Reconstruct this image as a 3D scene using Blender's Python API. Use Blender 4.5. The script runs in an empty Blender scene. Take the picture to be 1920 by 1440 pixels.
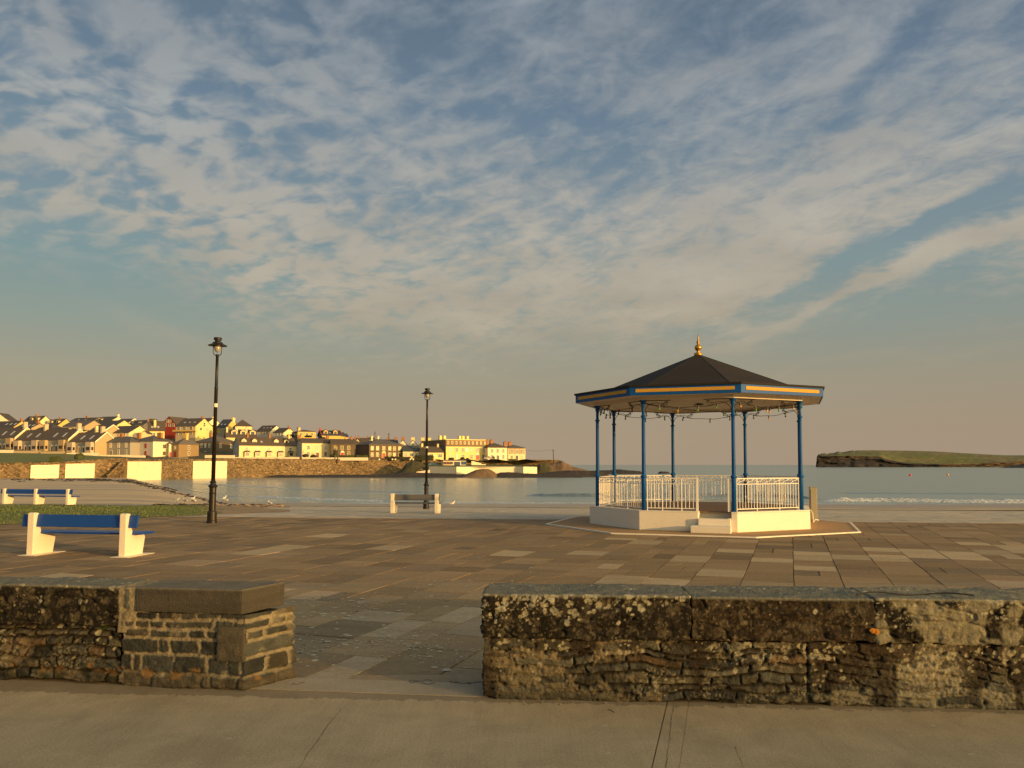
import bpy, bmesh, math, random
import numpy as np
from mathutils import Vector, Matrix
random.seed(7)
rad=math.radians
scene=bpy.context.scene
COL=bpy.data.collections.new("scene"); scene.collection.children.link(COL)
# ------------------------------------------------------------------ camera model (pixels of the 1920x1440 photo -> world)
TH=rad(2.7); F=1493.0; H=1.9
Y0=871-F*math.tan(TH)
def ray(px,py):
    u=(px-960)/F; v=(Y0-py)/F
    return u, math.cos(TH)-math.sin(TH)*v, math.sin(TH)+math.cos(TH)*v
def PD(px,py,D):
    x,y,z=ray(px,py); k=D/y
    return Vector((x*k,D,H+z*k))
def PZ(px,py,z0):
    x,y,z=ray(px,py); k=(z0-H)/z
    return Vector((x*k,y*k,z0))
def XD(px,D): return (px-960)/F*D/ray(px,871)[1]
SUN_EL=rad(6.3); SAZ=(0.80,-0.60)
SUN=Vector((SAZ[0]*math.cos(SUN_EL),SAZ[1]*math.cos(SUN_EL),math.sin(SUN_EL)))
# ------------------------------------------------------------------ numpy value noise
_rs=np.random.RandomState(3)
_T=_rs.rand(64,64,64).astype(np.float32)
def vn(p):
    p=np.asarray(p,dtype=np.float64); i=np.floor(p).astype(int); f=p-i; f=f*f*(3-2*f); i=i&63; j=(i+1)&63
    x0,y0,z0=i[...,0],i[...,1],i[...,2]; x1,y1,z1=j[...,0],j[...,1],j[...,2]
    fx,fy,fz=f[...,0],f[...,1],f[...,2]
    c=lambda a,b,t:a+(b-a)*t
    return c(c(c(_T[x0,y0,z0],_T[x1,y0,z0],fx),c(_T[x0,y1,z0],_T[x1,y1,z0],fx),fy),
             c(c(_T[x0,y0,z1],_T[x1,y0,z1],fx),c(_T[x0,y1,z1],_T[x1,y1,z1],fx),fy),fz)
def fbm(p,s=1.0,o=4,off=0.0):
    p=np.asarray(p)*s+off; r=0; a=.5; t=0
    for k in range(o):
        r=r+a*vn(p); t+=a; a*=.5; p=p*2.03+17.3
    return r/t
def sstep(a,b,x):
    t=np.clip((x-a)/(b-a),0,1); return t*t*(3-2*t)
# ------------------------------------------------------------------ materials
class G:
    def __init__(s,tree): s.t=tree; s.n=tree.nodes; s.l=tree.links
    def node(s,ty,**kw):
        n=s.n.new(ty)
        for k,v in kw.items(): setattr(n,k,v)
        return n
    def inp(s,sock,v):
        if v is None: return
        if isinstance(v,(int,float,tuple,list)): sock.default_value=v
        else: s.l.new(v,sock)
    def m(s,op,a,b=None,c=None,clamp=False):
        n=s.node('ShaderNodeMath',operation=op,use_clamp=clamp)
        for i,v in enumerate((a,b,c)): s.inp(n.inputs[i],v)
        return n.outputs[0]
    def mix(s,f,a,b,mode='MIX'):
        n=s.node('ShaderNodeMix',data_type='RGBA',blend_type=mode,clamp_factor=True)
        s.inp(n.inputs[0],f); s.inp(n.inputs[6],a); s.inp(n.inputs[7],b); return n.outputs[2]
    def noise(s,vec,scale,detail=4,rough=.55,dist=0):
        n=s.node('ShaderNodeTexNoise'); s.inp(n.inputs['Vector'],vec)
        n.inputs['Scale'].default_value=scale; n.inputs['Detail'].default_value=detail
        n.inputs['Roughness'].default_value=rough; n.inputs['Distortion'].default_value=dist
        return n.outputs['Fac']
    def ramp(s,f,stops,interp='LINEAR'):
        n=s.node('ShaderNodeValToRGB'); s.inp(n.inputs[0],f); r=n.color_ramp; r.interpolation=interp
        while len(r.elements)<len(stops): r.elements.new(.5)
        for e,(p,c) in zip(r.elements,stops):
            e.position=p; e.color=(c if len(c)==4 else (*c,1)) if not isinstance(c,(int,float)) else (c,c,c,1)
        return n.outputs[0]
def C4(c): return (c[0],c[1],c[2],1.0)
_mats={}
def mat(name,col=(.5,.5,.5),rough=.7,metal=0,var=.15,vs=3.0,bump=0.0,bs=40,attr=False,spec=.5,fine=0,streak=None,fa=.6):
    if name in _mats: return _mats[name]
    m=bpy.data.materials.new(name); m.use_nodes=True; g=G(m.node_tree); b=m.node_tree.nodes['Principled BSDF']
    tc=g.node('ShaderNodeTexCoord').outputs['Object']
    base=None
    if attr:
        a=g.node('ShaderNodeAttribute',attribute_name='Col').outputs['Color']; base=a
    else: base=C4(col)
    if streak:
        mp=g.node('ShaderNodeMapping'); g.l.new(tc,mp.inputs[0]); mp.inputs['Scale'].default_value=streak; v=mp.outputs[0]
    else: v=tc
    n=g.noise(v,vs,5,.6)
    k=g.m('MULTIPLY_ADD',n,2*var,1-var)
    if fine:
        n3=g.noise(tc,fine,3,.7); k=g.m('MULTIPLY',k,g.m('MULTIPLY_ADD',n3,fa*1.0,1-fa*.5))
    comb=g.node('ShaderNodeCombineXYZ')
    for i in range(3): g.l.new(k,comb.inputs[i])
    c=g.mix(1.0,base,comb.outputs[0],'MULTIPLY')
    g.l.new(c,b.inputs['Base Color'])
    b.inputs['Roughness'].default_value=rough; b.inputs['Metallic'].default_value=metal
    b.inputs['Specular IOR Level'].default_value=spec
    if bump:
        n2=g.noise(tc,bs,5,.65); bn=g.node('ShaderNodeBump'); bn.inputs['Strength'].default_value=1.0
        bn.inputs['Distance'].default_value=bump; g.l.new(n2,bn.inputs['Height']); g.l.new(bn.outputs[0],b.inputs['Normal'])
    _mats[name]=m; return m
# ------------------------------------------------------------------ mesh builder
class MB:
    def __init__(s): s.v=[]; s.f=[]; s.mi=[]; s.c=[]
    def add(s,vs,fs,mi=0,col=None):
        o=len(s.v); s.v+= [tuple(q) for q in vs]; s.f+=[tuple(i+o for i in f) for f in fs]; s.mi+=[mi]*len(fs)
        s.c+=[col or (1,1,1)]*len(vs); return s
    def box(s,x0,x1,y0,y1,z0,z1,mi=0,col=None,M=None):
        vs=[Vector((x,y,z)) for z in (z0,z1) for y in (y0,y1) for x in (x0,x1)]
        if M: vs=[M@q for q in vs]
        return s.add(vs,[(0,2,3,1),(4,5,7,6),(0,1,5,4),(2,6,7,3),(0,4,6,2),(1,3,7,5)],mi,col)
    def prism(s,poly,z0,z1,mi=0,col=None,M=None):
        n=len(poly)
        vs=[Vector((p[0],p[1],z0)) for p in poly]+[Vector((p[0],p[1],z1)) for p in poly]
        if M: vs=[M@q for q in vs]
        fs=[tuple(range(n-1,-1,-1)),tuple(range(n,2*n))]+[(i,(i+1)%n,n+(i+1)%n,n+i) for i in range(n)]
        return s.add(vs,fs,mi,col)
    def tube(s,pts,r,n=8,mi=0,col=None,cap=True):
        pts=[Vector(p) for p in pts]; rs=r if isinstance(r,(list,tuple)) else [r]*len(pts)
        vs=[];fs=[]; up=Vector((0,0,1)); prev=None
        for i,p in enumerate(pts):
            t=(pts[min(i+1,len(pts)-1)]-pts[max(i-1,0)]).normalized()
            if prev is None:
                a=t.cross(up) if abs(t.z)<.95 else t.cross(Vector((0,1,0)))
                a.normalize()
            else:
                a=prev-t*prev.dot(t)
                a.normalize()
            prev=a; b=t.cross(a)
            for k in range(n):
                q=2*math.pi*k/n; vs.append(p+(a*math.cos(q)+b*math.sin(q))*rs[i])
        for i in range(len(pts)-1):
            for k in range(n):
                k2=(k+1)%n; fs.append((i*n+k,i*n+k2,(i+1)*n+k2,(i+1)*n+k))
        if cap: fs.append(tuple(range(n-1,-1,-1))); fs.append(tuple((len(pts)-1)*n+k for k in range(n)))
        return s.add(vs,fs,mi,col)
    def lathe(s,prof,n=16,mi=0,col=None,M=None,ph=0):
        vs=[];fs=[]
        for r,z in prof:
            for k in range(n):
                q=ph+2*math.pi*k/n; vs.append(Vector((r*math.cos(q),r*math.sin(q),z)))
        if M: vs=[M@q for q in vs]
        for i in range(len(prof)-1):
            for k in range(n):
                k2=(k+1)%n; fs.append((i*n+k,i*n+k2,(i+1)*n+k2,(i+1)*n+k))
        fs.append(tuple(range(n-1,-1,-1))); fs.append(tuple((len(prof)-1)*n+k for k in range(n)))
        return s.add(vs,fs,mi,col)
    def obj(s,name,mats,parent=None,smooth=False,bevel=0,loc=None,rotz=0,attr=False):
        me=bpy.data.meshes.new(name); me.from_pydata(s.v,[],s.f)
        if not isinstance(mats,(list,tuple)): mats=[mats]
        for m in mats: me.materials.append(m)
        me.polygons.foreach_set('material_index',s.mi)
        if smooth: me.polygons.foreach_set('use_smooth',[True]*len(s.f))
        if attr:
            ca=me.color_attributes.new('Col','FLOAT_COLOR','POINT')
            a=np.ones((len(s.v),4),dtype=np.float32); a[:,:3]=np.array(s.c); ca.data.foreach_set('color',a.ravel())
        me.update()
        bm=bmesh.new(); bm.from_mesh(me); bmesh.ops.recalc_face_normals(bm,faces=bm.faces); bm.to_mesh(me); bm.free()
        o=bpy.data.objects.new(name,me); COL.objects.link(o)
        if parent: o.parent=parent
        if loc is not None: o.location=loc
        if rotz: o.rotation_euler=(0,0,rotz)
        if bevel:
            b=o.modifiers.new('bevel','BEVEL'); b.width=bevel; b.segments=2; b.limit_method='ANGLE'; b.angle_limit=rad(40)
        return o
def npobj(name,V,Fc,m,col=None,parent=None,smooth=True):
    me=bpy.data.meshes.new(name); V=np.asarray(V,dtype=np.float32); Fc=np.asarray(Fc,dtype=np.int32)
    me.vertices.add(len(V)); me.vertices.foreach_set('co',V.ravel())
    k=Fc.shape[1]
    me.loops.add(Fc.size); me.loops.foreach_set('vertex_index',Fc.ravel())
    me.polygons.add(len(Fc)); me.polygons.foreach_set('loop_start',np.arange(0,Fc.size,k,dtype=np.int32))
    me.polygons.foreach_set('use_smooth',np.full(len(Fc),smooth))
    me.update(calc_edges=True); me.validate()
    if col is not None:
        ca=me.color_attributes.new('Col','FLOAT_COLOR','POINT'); a=np.ones((len(V),4),dtype=np.float32); a[:,:3]=col
        ca.data.foreach_set('color',a.ravel())
    me.materials.append(m)
    o=bpy.data.objects.new(name,me); COL.objects.link(o)
    if parent: o.parent=parent
    return o
def gridfaces(nu,nv,off=0):
    i=np.arange(nu-1)[:,None]*nv+np.arange(nv-1)[None,:]
    i=i.ravel()+off
    return np.stack([i,i+nv,i+nv+1,i+1],1)
def empty(name,loc=(0,0,0),rotz=0,label=None,cat=None,group=None):
    o=bpy.data.objects.new(name,None); COL.objects.link(o); o.location=loc; o.rotation_euler=(0,0,rotz); o.empty_display_size=.3
    return tag(o,label,cat,group)
def tag(o,label=None,cat=None,group=None,kind=None):
    if label: o['label']=label
    if cat: o['category']=cat
    if group: o['group']=group
    if kind: o['kind']=kind
    return o
def copy_tree(o,parent=None):
    c=o.copy(); COL.objects.link(c)
    if parent: c.parent=parent
    for ch in [q for q in COL.objects if q.parent==o]: copy_tree(ch,c)
    return c
# ------------------------------------------------------------------ camera, sun, world
cam=bpy.data.cameras.new('camera'); co=bpy.data.objects.new('camera',cam); COL.objects.link(co)
co.location=(0,0,H); co.rotation_euler=(rad(90)+TH,0,0); cam.sensor_width=36; cam.lens=F/1920*36
cam.shift_y=(Y0-720)/1920; cam.clip_end=30000; cam.clip_start=.05; scene.camera=co
sl=bpy.data.lights.new('sun','SUN'); so=bpy.data.objects.new('sun',sl); COL.objects.link(so)
sl.energy=4.7; sl.angle=rad(.6); sl.color=(1,.57,.19)
so.rotation_euler=SUN.to_track_quat('Z','Y').to_euler(); so.location=(20,-20,30)
scene.view_settings.view_transform='Standard'; scene.view_settings.look='None'; scene.view_settings.exposure=0.08; scene.view_settings.gamma=1
w=bpy.data.worlds.new("World"); scene.world=w; w.use_nodes=True; w.cycles.sampling_method='MANUAL'; w.cycles.sample_map_resolution=512; g=G(w.node_tree)
bg=w.node_tree.nodes['Background']
tc=g.node('ShaderNodeTexCoord').outputs['Generated']
sep=g.node('ShaderNodeSeparateXYZ'); g.l.new(tc,sep.inputs[0]); X,Y,Z=sep.outputs
sky=g.node('ShaderNodeTexSky',sky_type='NISHITA'); sky.sun_disc=False; sky.sun_elevation=SUN_EL; sky.sun_rotation=math.atan2(SAZ[0],SAZ[1])
sky.air_density=1.2; sky.dust_density=1.5
az=g.m('ARCTAN2',X,Y); el=g.m('ARCSINE',Z)
def PA(px,py):
    r=Vector(ray(px,py)).normalized(); return math.atan2(r.x,r.y),math.asin(r.z)
# domain warp so that the cloud masses have broken outlines
wn=g.node('ShaderNodeTexNoise'); g.l.new(tc,wn.inputs['Vector']); wn.inputs['Scale'].default_value=5; wn.inputs['Detail'].default_value=5
ws=g.node('ShaderNodeSeparateColor'); g.l.new(wn.outputs['Color'],ws.inputs[0])
azw=g.m('ADD',az,g.m('MULTIPLY_ADD',ws.outputs[0],.16,-.08)); elw=g.m('ADD',el,g.m('MULTIPLY_ADD',ws.outputs[1],.12,-.06))
def blob(px,py,lx,ly,ang,amp):
    a0,e0=PA(px,py); lx/=F; ly/=F; c,s_=math.cos(rad(ang)),math.sin(rad(ang))
    da=g.m('SUBTRACT',azw,a0); de=g.m('SUBTRACT',elw,e0)
    p=g.m('ADD',g.m('MULTIPLY',da,c/lx),g.m('MULTIPLY',de,s_/lx)); q=g.m('SUBTRACT',g.m('MULTIPLY',de,c/ly),g.m('MULTIPLY',da,s_/ly))
    r=g.m('ADD',g.m('MULTIPLY',p,p),g.m('MULTIPLY',q,q))
    return g.m('MULTIPLY',g.m('EXPONENT',g.m('MULTIPLY',r,-1.0)),amp)
BL=[(120,300,330,170,-8,.20),(420,420,260,100,-25,.20),(420,130,340,130,-35,.16),(640,180,170,100,-50,.16),(880,330,300,90,-15,.12),
    (1000,560,420,90,3,.34),(1300,500,280,110,25,.30),(820,640,200,50,-8,.28),(1450,330,300,110,20,.20),(1550,80,260,90,20,.24),
    (1750,300,220,110,30,.22),(1620,541,300,13,14.5,.85),(1830,482,120,11,20,.5),(600,480,260,60,-20,.18),(1500,440,140,50,30,.20),(1150,60,300,90,-10,.10),
    (1060,225,240,60,-8,-.20),(1180,320,200,60,0,-.16),(1670,135,200,26,32,-.42),(1500,250,50,90,-30,-.16),(1600,495,330,20,15,-.5),(1750,600,260,30,12,-.5),
    (250,350,140,26,-12,-.26),(400,240,120,22,-20,-.22),(50,120,110,60,20,-.16),(900,60,150,120,-60,-.12),(1350,40,200,40,-20,-.12),(1840,400,150,20,14,-.34),(700,330,120,30,-30,-.14)]
cov=None
for b in BL:
    o=blob(*b); cov=o if cov is None else g.m('ADD',cov,o)
# lower limit of the cloud sheet
az0=PA(-100,500)[0]; az1=PA(2020,500)[0]
t=g.m('DIVIDE',g.m('SUBTRACT',azw,az0),az1-az0,clamp=True)
lim=[(-100,425),(130,450),(300,490),(520,600),(700,665),(850,685),(1050,640),(1280,640),(1500,610),(1750,590),(2020,560)]
lr=g.ramp(t,[(max(0,min(1,(PA(x,500)[0]-az0)/(az1-az0))),PA(x,y)[1]) for x,y in lim],'EASE')
edge=g.m('DIVIDE',g.m('SUBTRACT',elw,lr),.05); edge=g.m('MULTIPLY_ADD',edge,.5,.5,clamp=True)
# cloud plane coordinates
zz=g.m('ADD',g.m('MAXIMUM',Z,0.0),.15)
u=g.m('DIVIDE',X,zz); v=g.m('DIVIDE',Y,zz)
def vec(a,b,c=0.0):
    n=g.node('ShaderNodeCombineXYZ'); g.inp(n.inputs[0],a); g.inp(n.inputs[1],b); g.inp(n.inputs[2],c); return n.outputs[0]
rot=lambda ang:(g.m('ADD',g.m('MULTIPLY',u,math.cos(ang)),g.m('MULTIPLY',v,math.sin(ang))),g.m('SUBTRACT',g.m('MULTIPLY',v,math.cos(ang)),g.m('MULTIPLY',u,math.sin(ang))))
ru,rv=rot(rad(-25))
n_big=g.noise(vec(ru,rv),2.0,4,.5,.3)
cu,cv=rot(rad(-41))
# rows of small puffs (altocumulus): smooth noise, slightly wave-aligned
wv=g.noise(vec(cu,cv),2.2,2,.5)
n_cell=g.noise(vec(g.m('ADD',g.m('MULTIPLY',cu,1.05),g.m('MULTIPLY',wv,.35)),g.m('MULTIPLY',cv,1.35)),9.5,3.2,.48,.35)
ru2,rv2=rot(rad(24))
n_str=g.noise(vec(g.m('MULTIPLY',ru2,1.7),g.m('MULTIPLY',rv2,1.0)),6.0,5,.58,.7)
n_fine=g.noise(vec(u,g.m('MULTIPLY',v,1.2)),26,4,.6,.4)
lf=g.ramp(g.m('MULTIPLY_ADD',az,1.0,.62,clamp=True),[(0.25,1.0),(.85,.25)])
tex=g.m('ADD',g.m('MULTIPLY',n_cell,lf),g.m('MULTIPLY',n_str,g.m('SUBTRACT',1.0,lf)))
tex=g.m('ADD',g.m('MULTIPLY',g.m('SUBTRACT',tex,.5),g.m('MULTIPLY_ADD',lf,1.6,1.9)),g.m('MULTIPLY',g.m('SUBTRACT',n_fine,.5),.6))
den=g.m('ADD',g.m('ADD',g.m('MULTIPLY',g.m('SUBTRACT',n_big,.5),1.0),tex),g.m('MULTIPLY',cov,1.15))
den=g.m('DIVIDE',g.m('ADD',den,.33),.95,clamp=True)
den=g.m('MULTIPLY',den,edge)
dsm=g.m('MULTIPLY',g.m('MULTIPLY',den,den),g.m('SUBTRACT',3.0,g.m('MULTIPLY',den,2.0)))
den=g.m('ADD',g.m('MULTIPLY',den,.5),g.m('MULTIPLY',dsm,.5))
wisp=g.m('MULTIPLY',g.m('ADD',blob(330,610,150,16,-12,1.0),g.m('ADD',blob(620,690,60,7,-5,1.0),g.m('ADD',blob(1860,548,70,8,10,1.1),blob(1650,680,260,9,5,.5)))),g.m('MULTIPLY',n_fine,.9))
den=g.m('ADD',g.m('MULTIPLY',den,.80),g.m('MULTIPLY',edge,.13))
den=g.m('MAXIMUM',den,g.m('MULTIPLY',wisp,.55))
elf=g.m('DIVIDE',el,.62,clamp=True)
E_=lambda py: PA(960,py)[1]/.62
s2l=lambda r,g_,b_:tuple((c/255/12.92 if c/255<=.04045 else ((c/255+.055)/1.055)**2.4) for c in (r,g_,b_))
clear=g.ramp(elf,[(0,s2l(168,148,126)),(E_(800),s2l(165,148,126)),(E_(720),s2l(158,150,130)),(E_(620),s2l(138,149,142)),(E_(520),s2l(119,144,149)),(E_(400),s2l(108,133,149)),(E_(220),s2l(94,119,142)),(E_(20),s2l(85,106,127))])
cl_left=g.mix(g.m('MULTIPLY_ADD',az,.9,.42,clamp=True),(1.05,1.06,1.03,1),(.96,.955,.965,1))
clear=g.mix(1.0,clear,cl_left,'MULTIPLY')
cc=g.ramp(elf,[(0,s2l(176,156,128)),(E_(640),s2l(178,164,142)),(E_(450),s2l(182,173,158)),(E_(250),s2l(164,166,164)),(E_(20),s2l(144,152,160))])
shade=g.m('MULTIPLY_ADD',g.noise(vec(ru,rv),3.1,4,.5,.2),.5,.75)
cs=vec(shade,shade,shade)
cc=g.mix(1.0,cc,cs,'MULTIPLY')
col=g.mix(g.m('MULTIPLY',den,.95),clear,cc)
# the half of the sky round the low sun (behind the camera) is bright and warm
dp=g.node('ShaderNodeVectorMath',operation='DOT_PRODUCT'); g.l.new(tc,dp.inputs[0]); dp.inputs[1].default_value=tuple(SUN)
glow=g.m('POWER',g.m('MAXIMUM',dp.outputs['Value'],0.0),3.6)
glow=g.m('MULTIPLY',glow,2.9)
gc=g.mix(1.0,(1.0,.82,.38,1),vec(glow,glow,glow),'MULTIPLY')
nis=g.mix(1.0,sky.outputs[0],(.06,.06,.06,1),'MULTIPLY')
tot=g.mix(.06,col,nis); tot=g.mix(1.0,tot,gc,'ADD')
g.l.new(tot,bg.inputs[0]); bg.inputs[1].default_value=1.0
# ================================================================== ground near the camera
A_=rad(19.3)                       # plaza grid: rows run along U, joints run away along V
UX=Vector((math.cos(A_),-math.sin(A_))); VX=Vector((math.sin(A_),math.cos(A_)))
EA,EB=Vector((-8.5,28.9)),Vector((16.6,25.8)); ED=(EB-EA).normalized(); EN=Vector((-ED.y,ED.x))
def dist_edge(x,y): return (x-EA.x)*EN.x+(y-EA.y)*EN.y
def gz(x,y):
    d=dist_edge(x,y); return 0.0 if d<=0 else -.03*d
def clip(poly,a,b):                 # keep the left side of a->b
    out=[]; n=len(poly)
    side=lambda p:(b[0]-a[0])*(p[1]-a[1])-(b[1]-a[1])*(p[0]-a[0])
    for i in range(n):
        p,q=poly[i],poly[(i+1)%n]; sp,sq=side(p),side(q)
        if sp>=0: out.append(p)
        if sp*sq<0:
            t=sp/(sp-sq); out.append((p[0]+(q[0]-p[0])*t,p[1]+(q[1]-p[1])*t))
    return out
def slabs(name,ux,vx,region,um,vm,rows,lens,gap,colf,m,zf,th=.03,dz=0.0,light=None,label=None):
    rnd=random.Random(11); mb=MB(); v=vm[0]
    while v<vm[1]:
        h=rnd.uniform(*rows); u_=um[0]-rnd.random()*1.5
        while u_<um[1]:
            l=rnd.uniform(*lens); g2=gap/2
            lo,hi=(u_+g2,v+g2),(u_+l-g2,v+h-g2)
            # some slabs are split in two
            rects=[(lo[0],lo[1],hi[0],hi[1])]
            if rnd.random()<.18: mid=v+h*rnd.uniform(.4,.6); rects=[(lo[0],lo[1],hi[0],mid-g2),(lo[0],mid+g2,hi[0],hi[1])]
            for a,b,c,d in rects:
                j=lambda:rnd.uniform(-.006,.006)
                P=[ux*(a+j())+vx*(b+j()),ux*(c+j())+vx*(b+j()),ux*(c+j())+vx*(d+j()),ux*(a+j())+vx*(d+j())]
                P=[(p.x,p.y) for p in P]; full=P
                for e in region:
                    P=clip(P,*e)
                    if len(P)<3: break
                if len(P)<3: continue
                cx=sum(p[0] for p in P)/len(P); cy=sum(p[1] for p in P)/len(P)
                hit=False
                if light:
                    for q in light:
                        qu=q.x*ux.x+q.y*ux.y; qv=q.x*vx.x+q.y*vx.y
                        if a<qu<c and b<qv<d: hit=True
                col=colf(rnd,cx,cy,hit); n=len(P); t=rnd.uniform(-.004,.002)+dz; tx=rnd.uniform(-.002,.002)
                top=[(p[0],p[1],zf(*p)+t+tx*(p[0]-cx)) for p in P]; bot=[(p[0],p[1],zf(*p)+t-th) for p in P]
                mb.add(top+bot,[tuple(range(n))]+[(i,n+i,n+(i+1)%n,(i+1)%n) for i in range(n)],0,col)
            u_+=l
        v+=h
    o=mb.obj(name,m,attr=True); return tag(o,kind='structure')
M_pave=mat('concrete',(.46,.338,.20),.9,var=.22,vs=1.1,bump=.012,bs=150,fine=60,streak=(3.2,.35,1),fa=1.0)
g=G(M_pave.node_tree); _b=M_pave.node_tree.nodes['Principled BSDF']; _src=_b.inputs['Base Color'].links[0].from_socket
_p=g.node('ShaderNodeNewGeometry').outputs['Position']; _s=g.node('ShaderNodeSeparateXYZ'); g.l.new(_p,_s.inputs[0])
_mp=g.node('ShaderNodeMapping'); g.l.new(_p,_mp.inputs[0]); _mp.inputs['Scale'].default_value=(28,.8,1); _mp.inputs['Rotation'].default_value=(0,0,rad(4))
_broom=g.m('MULTIPLY_ADD',g.noise(_mp.outputs[0],2.2,4,.7),.32,.84)
_st=g.m('MULTIPLY_ADD',g.ramp(g.noise(_p,1.7,6,.65,.6),[(.36,0.0),(.62,1.0)]),.20,.86)
_bl=g.m('SUBTRACT',1.0,g.m('MULTIPLY',g.m('GREATER_THAN',g.noise(_p,7.5,5,.75),.685),.35))
# grime washed along the foot of the wall
_dw=g.m('SUBTRACT',g.m('MULTIPLY_ADD',_s.outputs[0],-.073,6.53),_s.outputs[1])
_gr=g.m('SUBTRACT',1.0,g.m('MULTIPLY',g.m('GREATER_THAN',g.m('ADD',g.m('MULTIPLY',g.noise(_p,9,5,.7),.42),g.m('MULTIPLY',_dw,-1.2)),.13),.38))
_k=g.m('MULTIPLY',g.m('MULTIPLY',_broom,_st),g.m('MULTIPLY',_bl,_gr)); _k=g.m('MULTIPLY',_k,1.12)
_c=g.node('ShaderNodeCombineXYZ'); [g.l.new(_k,_c.inputs[i]) for i in range(3)]
g.l.new(g.mix(1.0,_src,_c.outputs[0],'MULTIPLY'),_b.inputs['Base Color'])
M_plaza=mat('flagstone',attr=True,rough=.85,var=.34,vs=1.1,bump=.009,bs=12,fine=16,spec=.2,fa=.8,streak=(.7,3.0,1))
M_bed=mat('bedding',(.15,.105,.05),.95,var=.95,vs=1.6)
M_dirt=mat('dirt',(.13,.10,.07),.95,var=.3,vs=1)
# pavement (two bays with a joint) in front of the wall
WA,WB=Vector((-.24,6.55)),Vector((4.02,6.24))       # right wall front
WD=(WB-WA).normalized(); WN=Vector((-WD.y,WD.x))
def wl(x): return WA.y+(x-WA.x)*WD.y/WD.x            # wall front line
jt=PZ(1250,1322,0); jb=PZ(1222,1440,0); jd=(jb-jt); jd/=jd.y
def pave(x0,x1,sgn):
    mb=MB(); ys=np.linspace(-16,7.06,70)
    return mb
mb=MB()
def jx(y,off=0): return jt.x+jd.x*(y-jt.y)+off
for (fa,fb) in ((lambda y:-30,lambda y:jx(y,-.004)),(lambda y:jx(y,.004),lambda y:jx(y,.171)),(lambda y:jx(y,.1735),lambda y:30)):
    y0,y1=-30,7.3
    mb.add([(fa(y0),y0,0),(fb(y0),y0,0),(fb(y1),y1,0),(fa(y1),y1,0),(fa(y0),y0,-.05),(fb(y0),y0,-.05),(fb(y1),y1,-.05),(fa(y1),y1,-.05)],
           [(0,1,2,3),(1,5,6,2),(0,3,7,4)])
tag(mb.obj('pavement',M_pave),kind='structure')
mb=MB(); rnd=random.Random(31)
for (px0,py0,px1,py1,n_) in ((1265,1324,1258,1440,1),(1378,1400,1392,1440,1),(640,1330,560,1440,1),(60,1300,150,1440,0)):
    if not n_: continue
    a,b_=PZ(px0,py0,0),PZ(px1,py1,0); pts=[]; k=26; off=0
    for i in range(k+1):
        t=i/k; off+=rnd.uniform(-.006,.006); p=a.lerp(b_,t); pts.append((p.x+off,p.y,.0016))
    for i in range(k):
        w_=rnd.uniform(.0008,.0022); p,q=pts[i],pts[i+1]; mb.add([(p[0]-w_,p[1],.0016),(p[0]+w_,p[1],.0016),(q[0]+w_,q[1],.0016),(q[0]-w_,q[1],.0016)],[(0,1,2,3)])
tag(mb.obj('pavement_crack',mat('crack',(.05,.04,.025),.95)),kind='structure')
mb=MB()
for px,py,r in ((1135,1361,.017),(1141,1413,.014),(1342,1372,.014),(1542,1330,.03),(1750,1361,.013),(430,1385,.016),(780,1352,.014),(240,1330,.015),(1820,1415,.015)):
    p=PZ(px,py,0); mb.add([(p.x+math.cos(6.283*i/9)*r*rnd.uniform(.8,1.1)*1.3,p.y+math.sin(6.283*i/9)*r*rnd.uniform(.8,1.1),.0022) for i in range(9)],[tuple(range(9))])
tag(mb.obj('gum_spots',mat('gum',(.50,.43,.29),.9)),'pale flattened gum spots on the bare concrete','gum',kind='stuff')
# subsoil sheets below everything (continuous ground)
mb=MB(); mb.add([(-30,-30,-.06),(30,-30,-.06),(30,7.35,-.06),(-30,7.35,-.06)],[(0,1,2,3)])
tag(mb.obj('ground',M_dirt),kind='structure')
# ------------------------------------------------------------------ plaza
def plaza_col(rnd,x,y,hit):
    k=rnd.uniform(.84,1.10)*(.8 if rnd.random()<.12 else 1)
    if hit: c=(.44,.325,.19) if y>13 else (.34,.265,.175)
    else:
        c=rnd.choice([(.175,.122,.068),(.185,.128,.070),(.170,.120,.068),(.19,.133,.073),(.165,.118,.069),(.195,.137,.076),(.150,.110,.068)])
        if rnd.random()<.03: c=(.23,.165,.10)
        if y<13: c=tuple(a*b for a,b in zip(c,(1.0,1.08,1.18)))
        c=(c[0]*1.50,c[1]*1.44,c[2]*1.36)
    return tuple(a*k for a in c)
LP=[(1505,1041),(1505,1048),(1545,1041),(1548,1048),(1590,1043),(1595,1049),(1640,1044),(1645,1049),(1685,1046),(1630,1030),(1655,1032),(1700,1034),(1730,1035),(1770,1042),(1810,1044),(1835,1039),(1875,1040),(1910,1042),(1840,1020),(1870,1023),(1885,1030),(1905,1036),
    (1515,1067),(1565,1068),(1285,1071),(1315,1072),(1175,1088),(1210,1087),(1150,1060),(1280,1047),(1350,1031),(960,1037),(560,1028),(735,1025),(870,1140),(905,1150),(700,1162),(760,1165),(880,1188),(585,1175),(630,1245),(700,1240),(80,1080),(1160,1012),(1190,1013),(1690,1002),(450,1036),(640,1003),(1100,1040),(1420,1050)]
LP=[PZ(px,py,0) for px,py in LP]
back=.62
ent0=PZ(540,1272,0); ent1=PZ(905,1272,0)
reg=[((-40,7.05+0.0),(40,7.05-80*0.073)),((EB.x,EB.y),(EA.x,EA.y))]
reg[0]=((-40,WA.y+.50+(-40-WA.x)*WD.y/WD.x),(40,WA.y+.50+(40-WA.x)*WD.y/WD.x))
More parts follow.
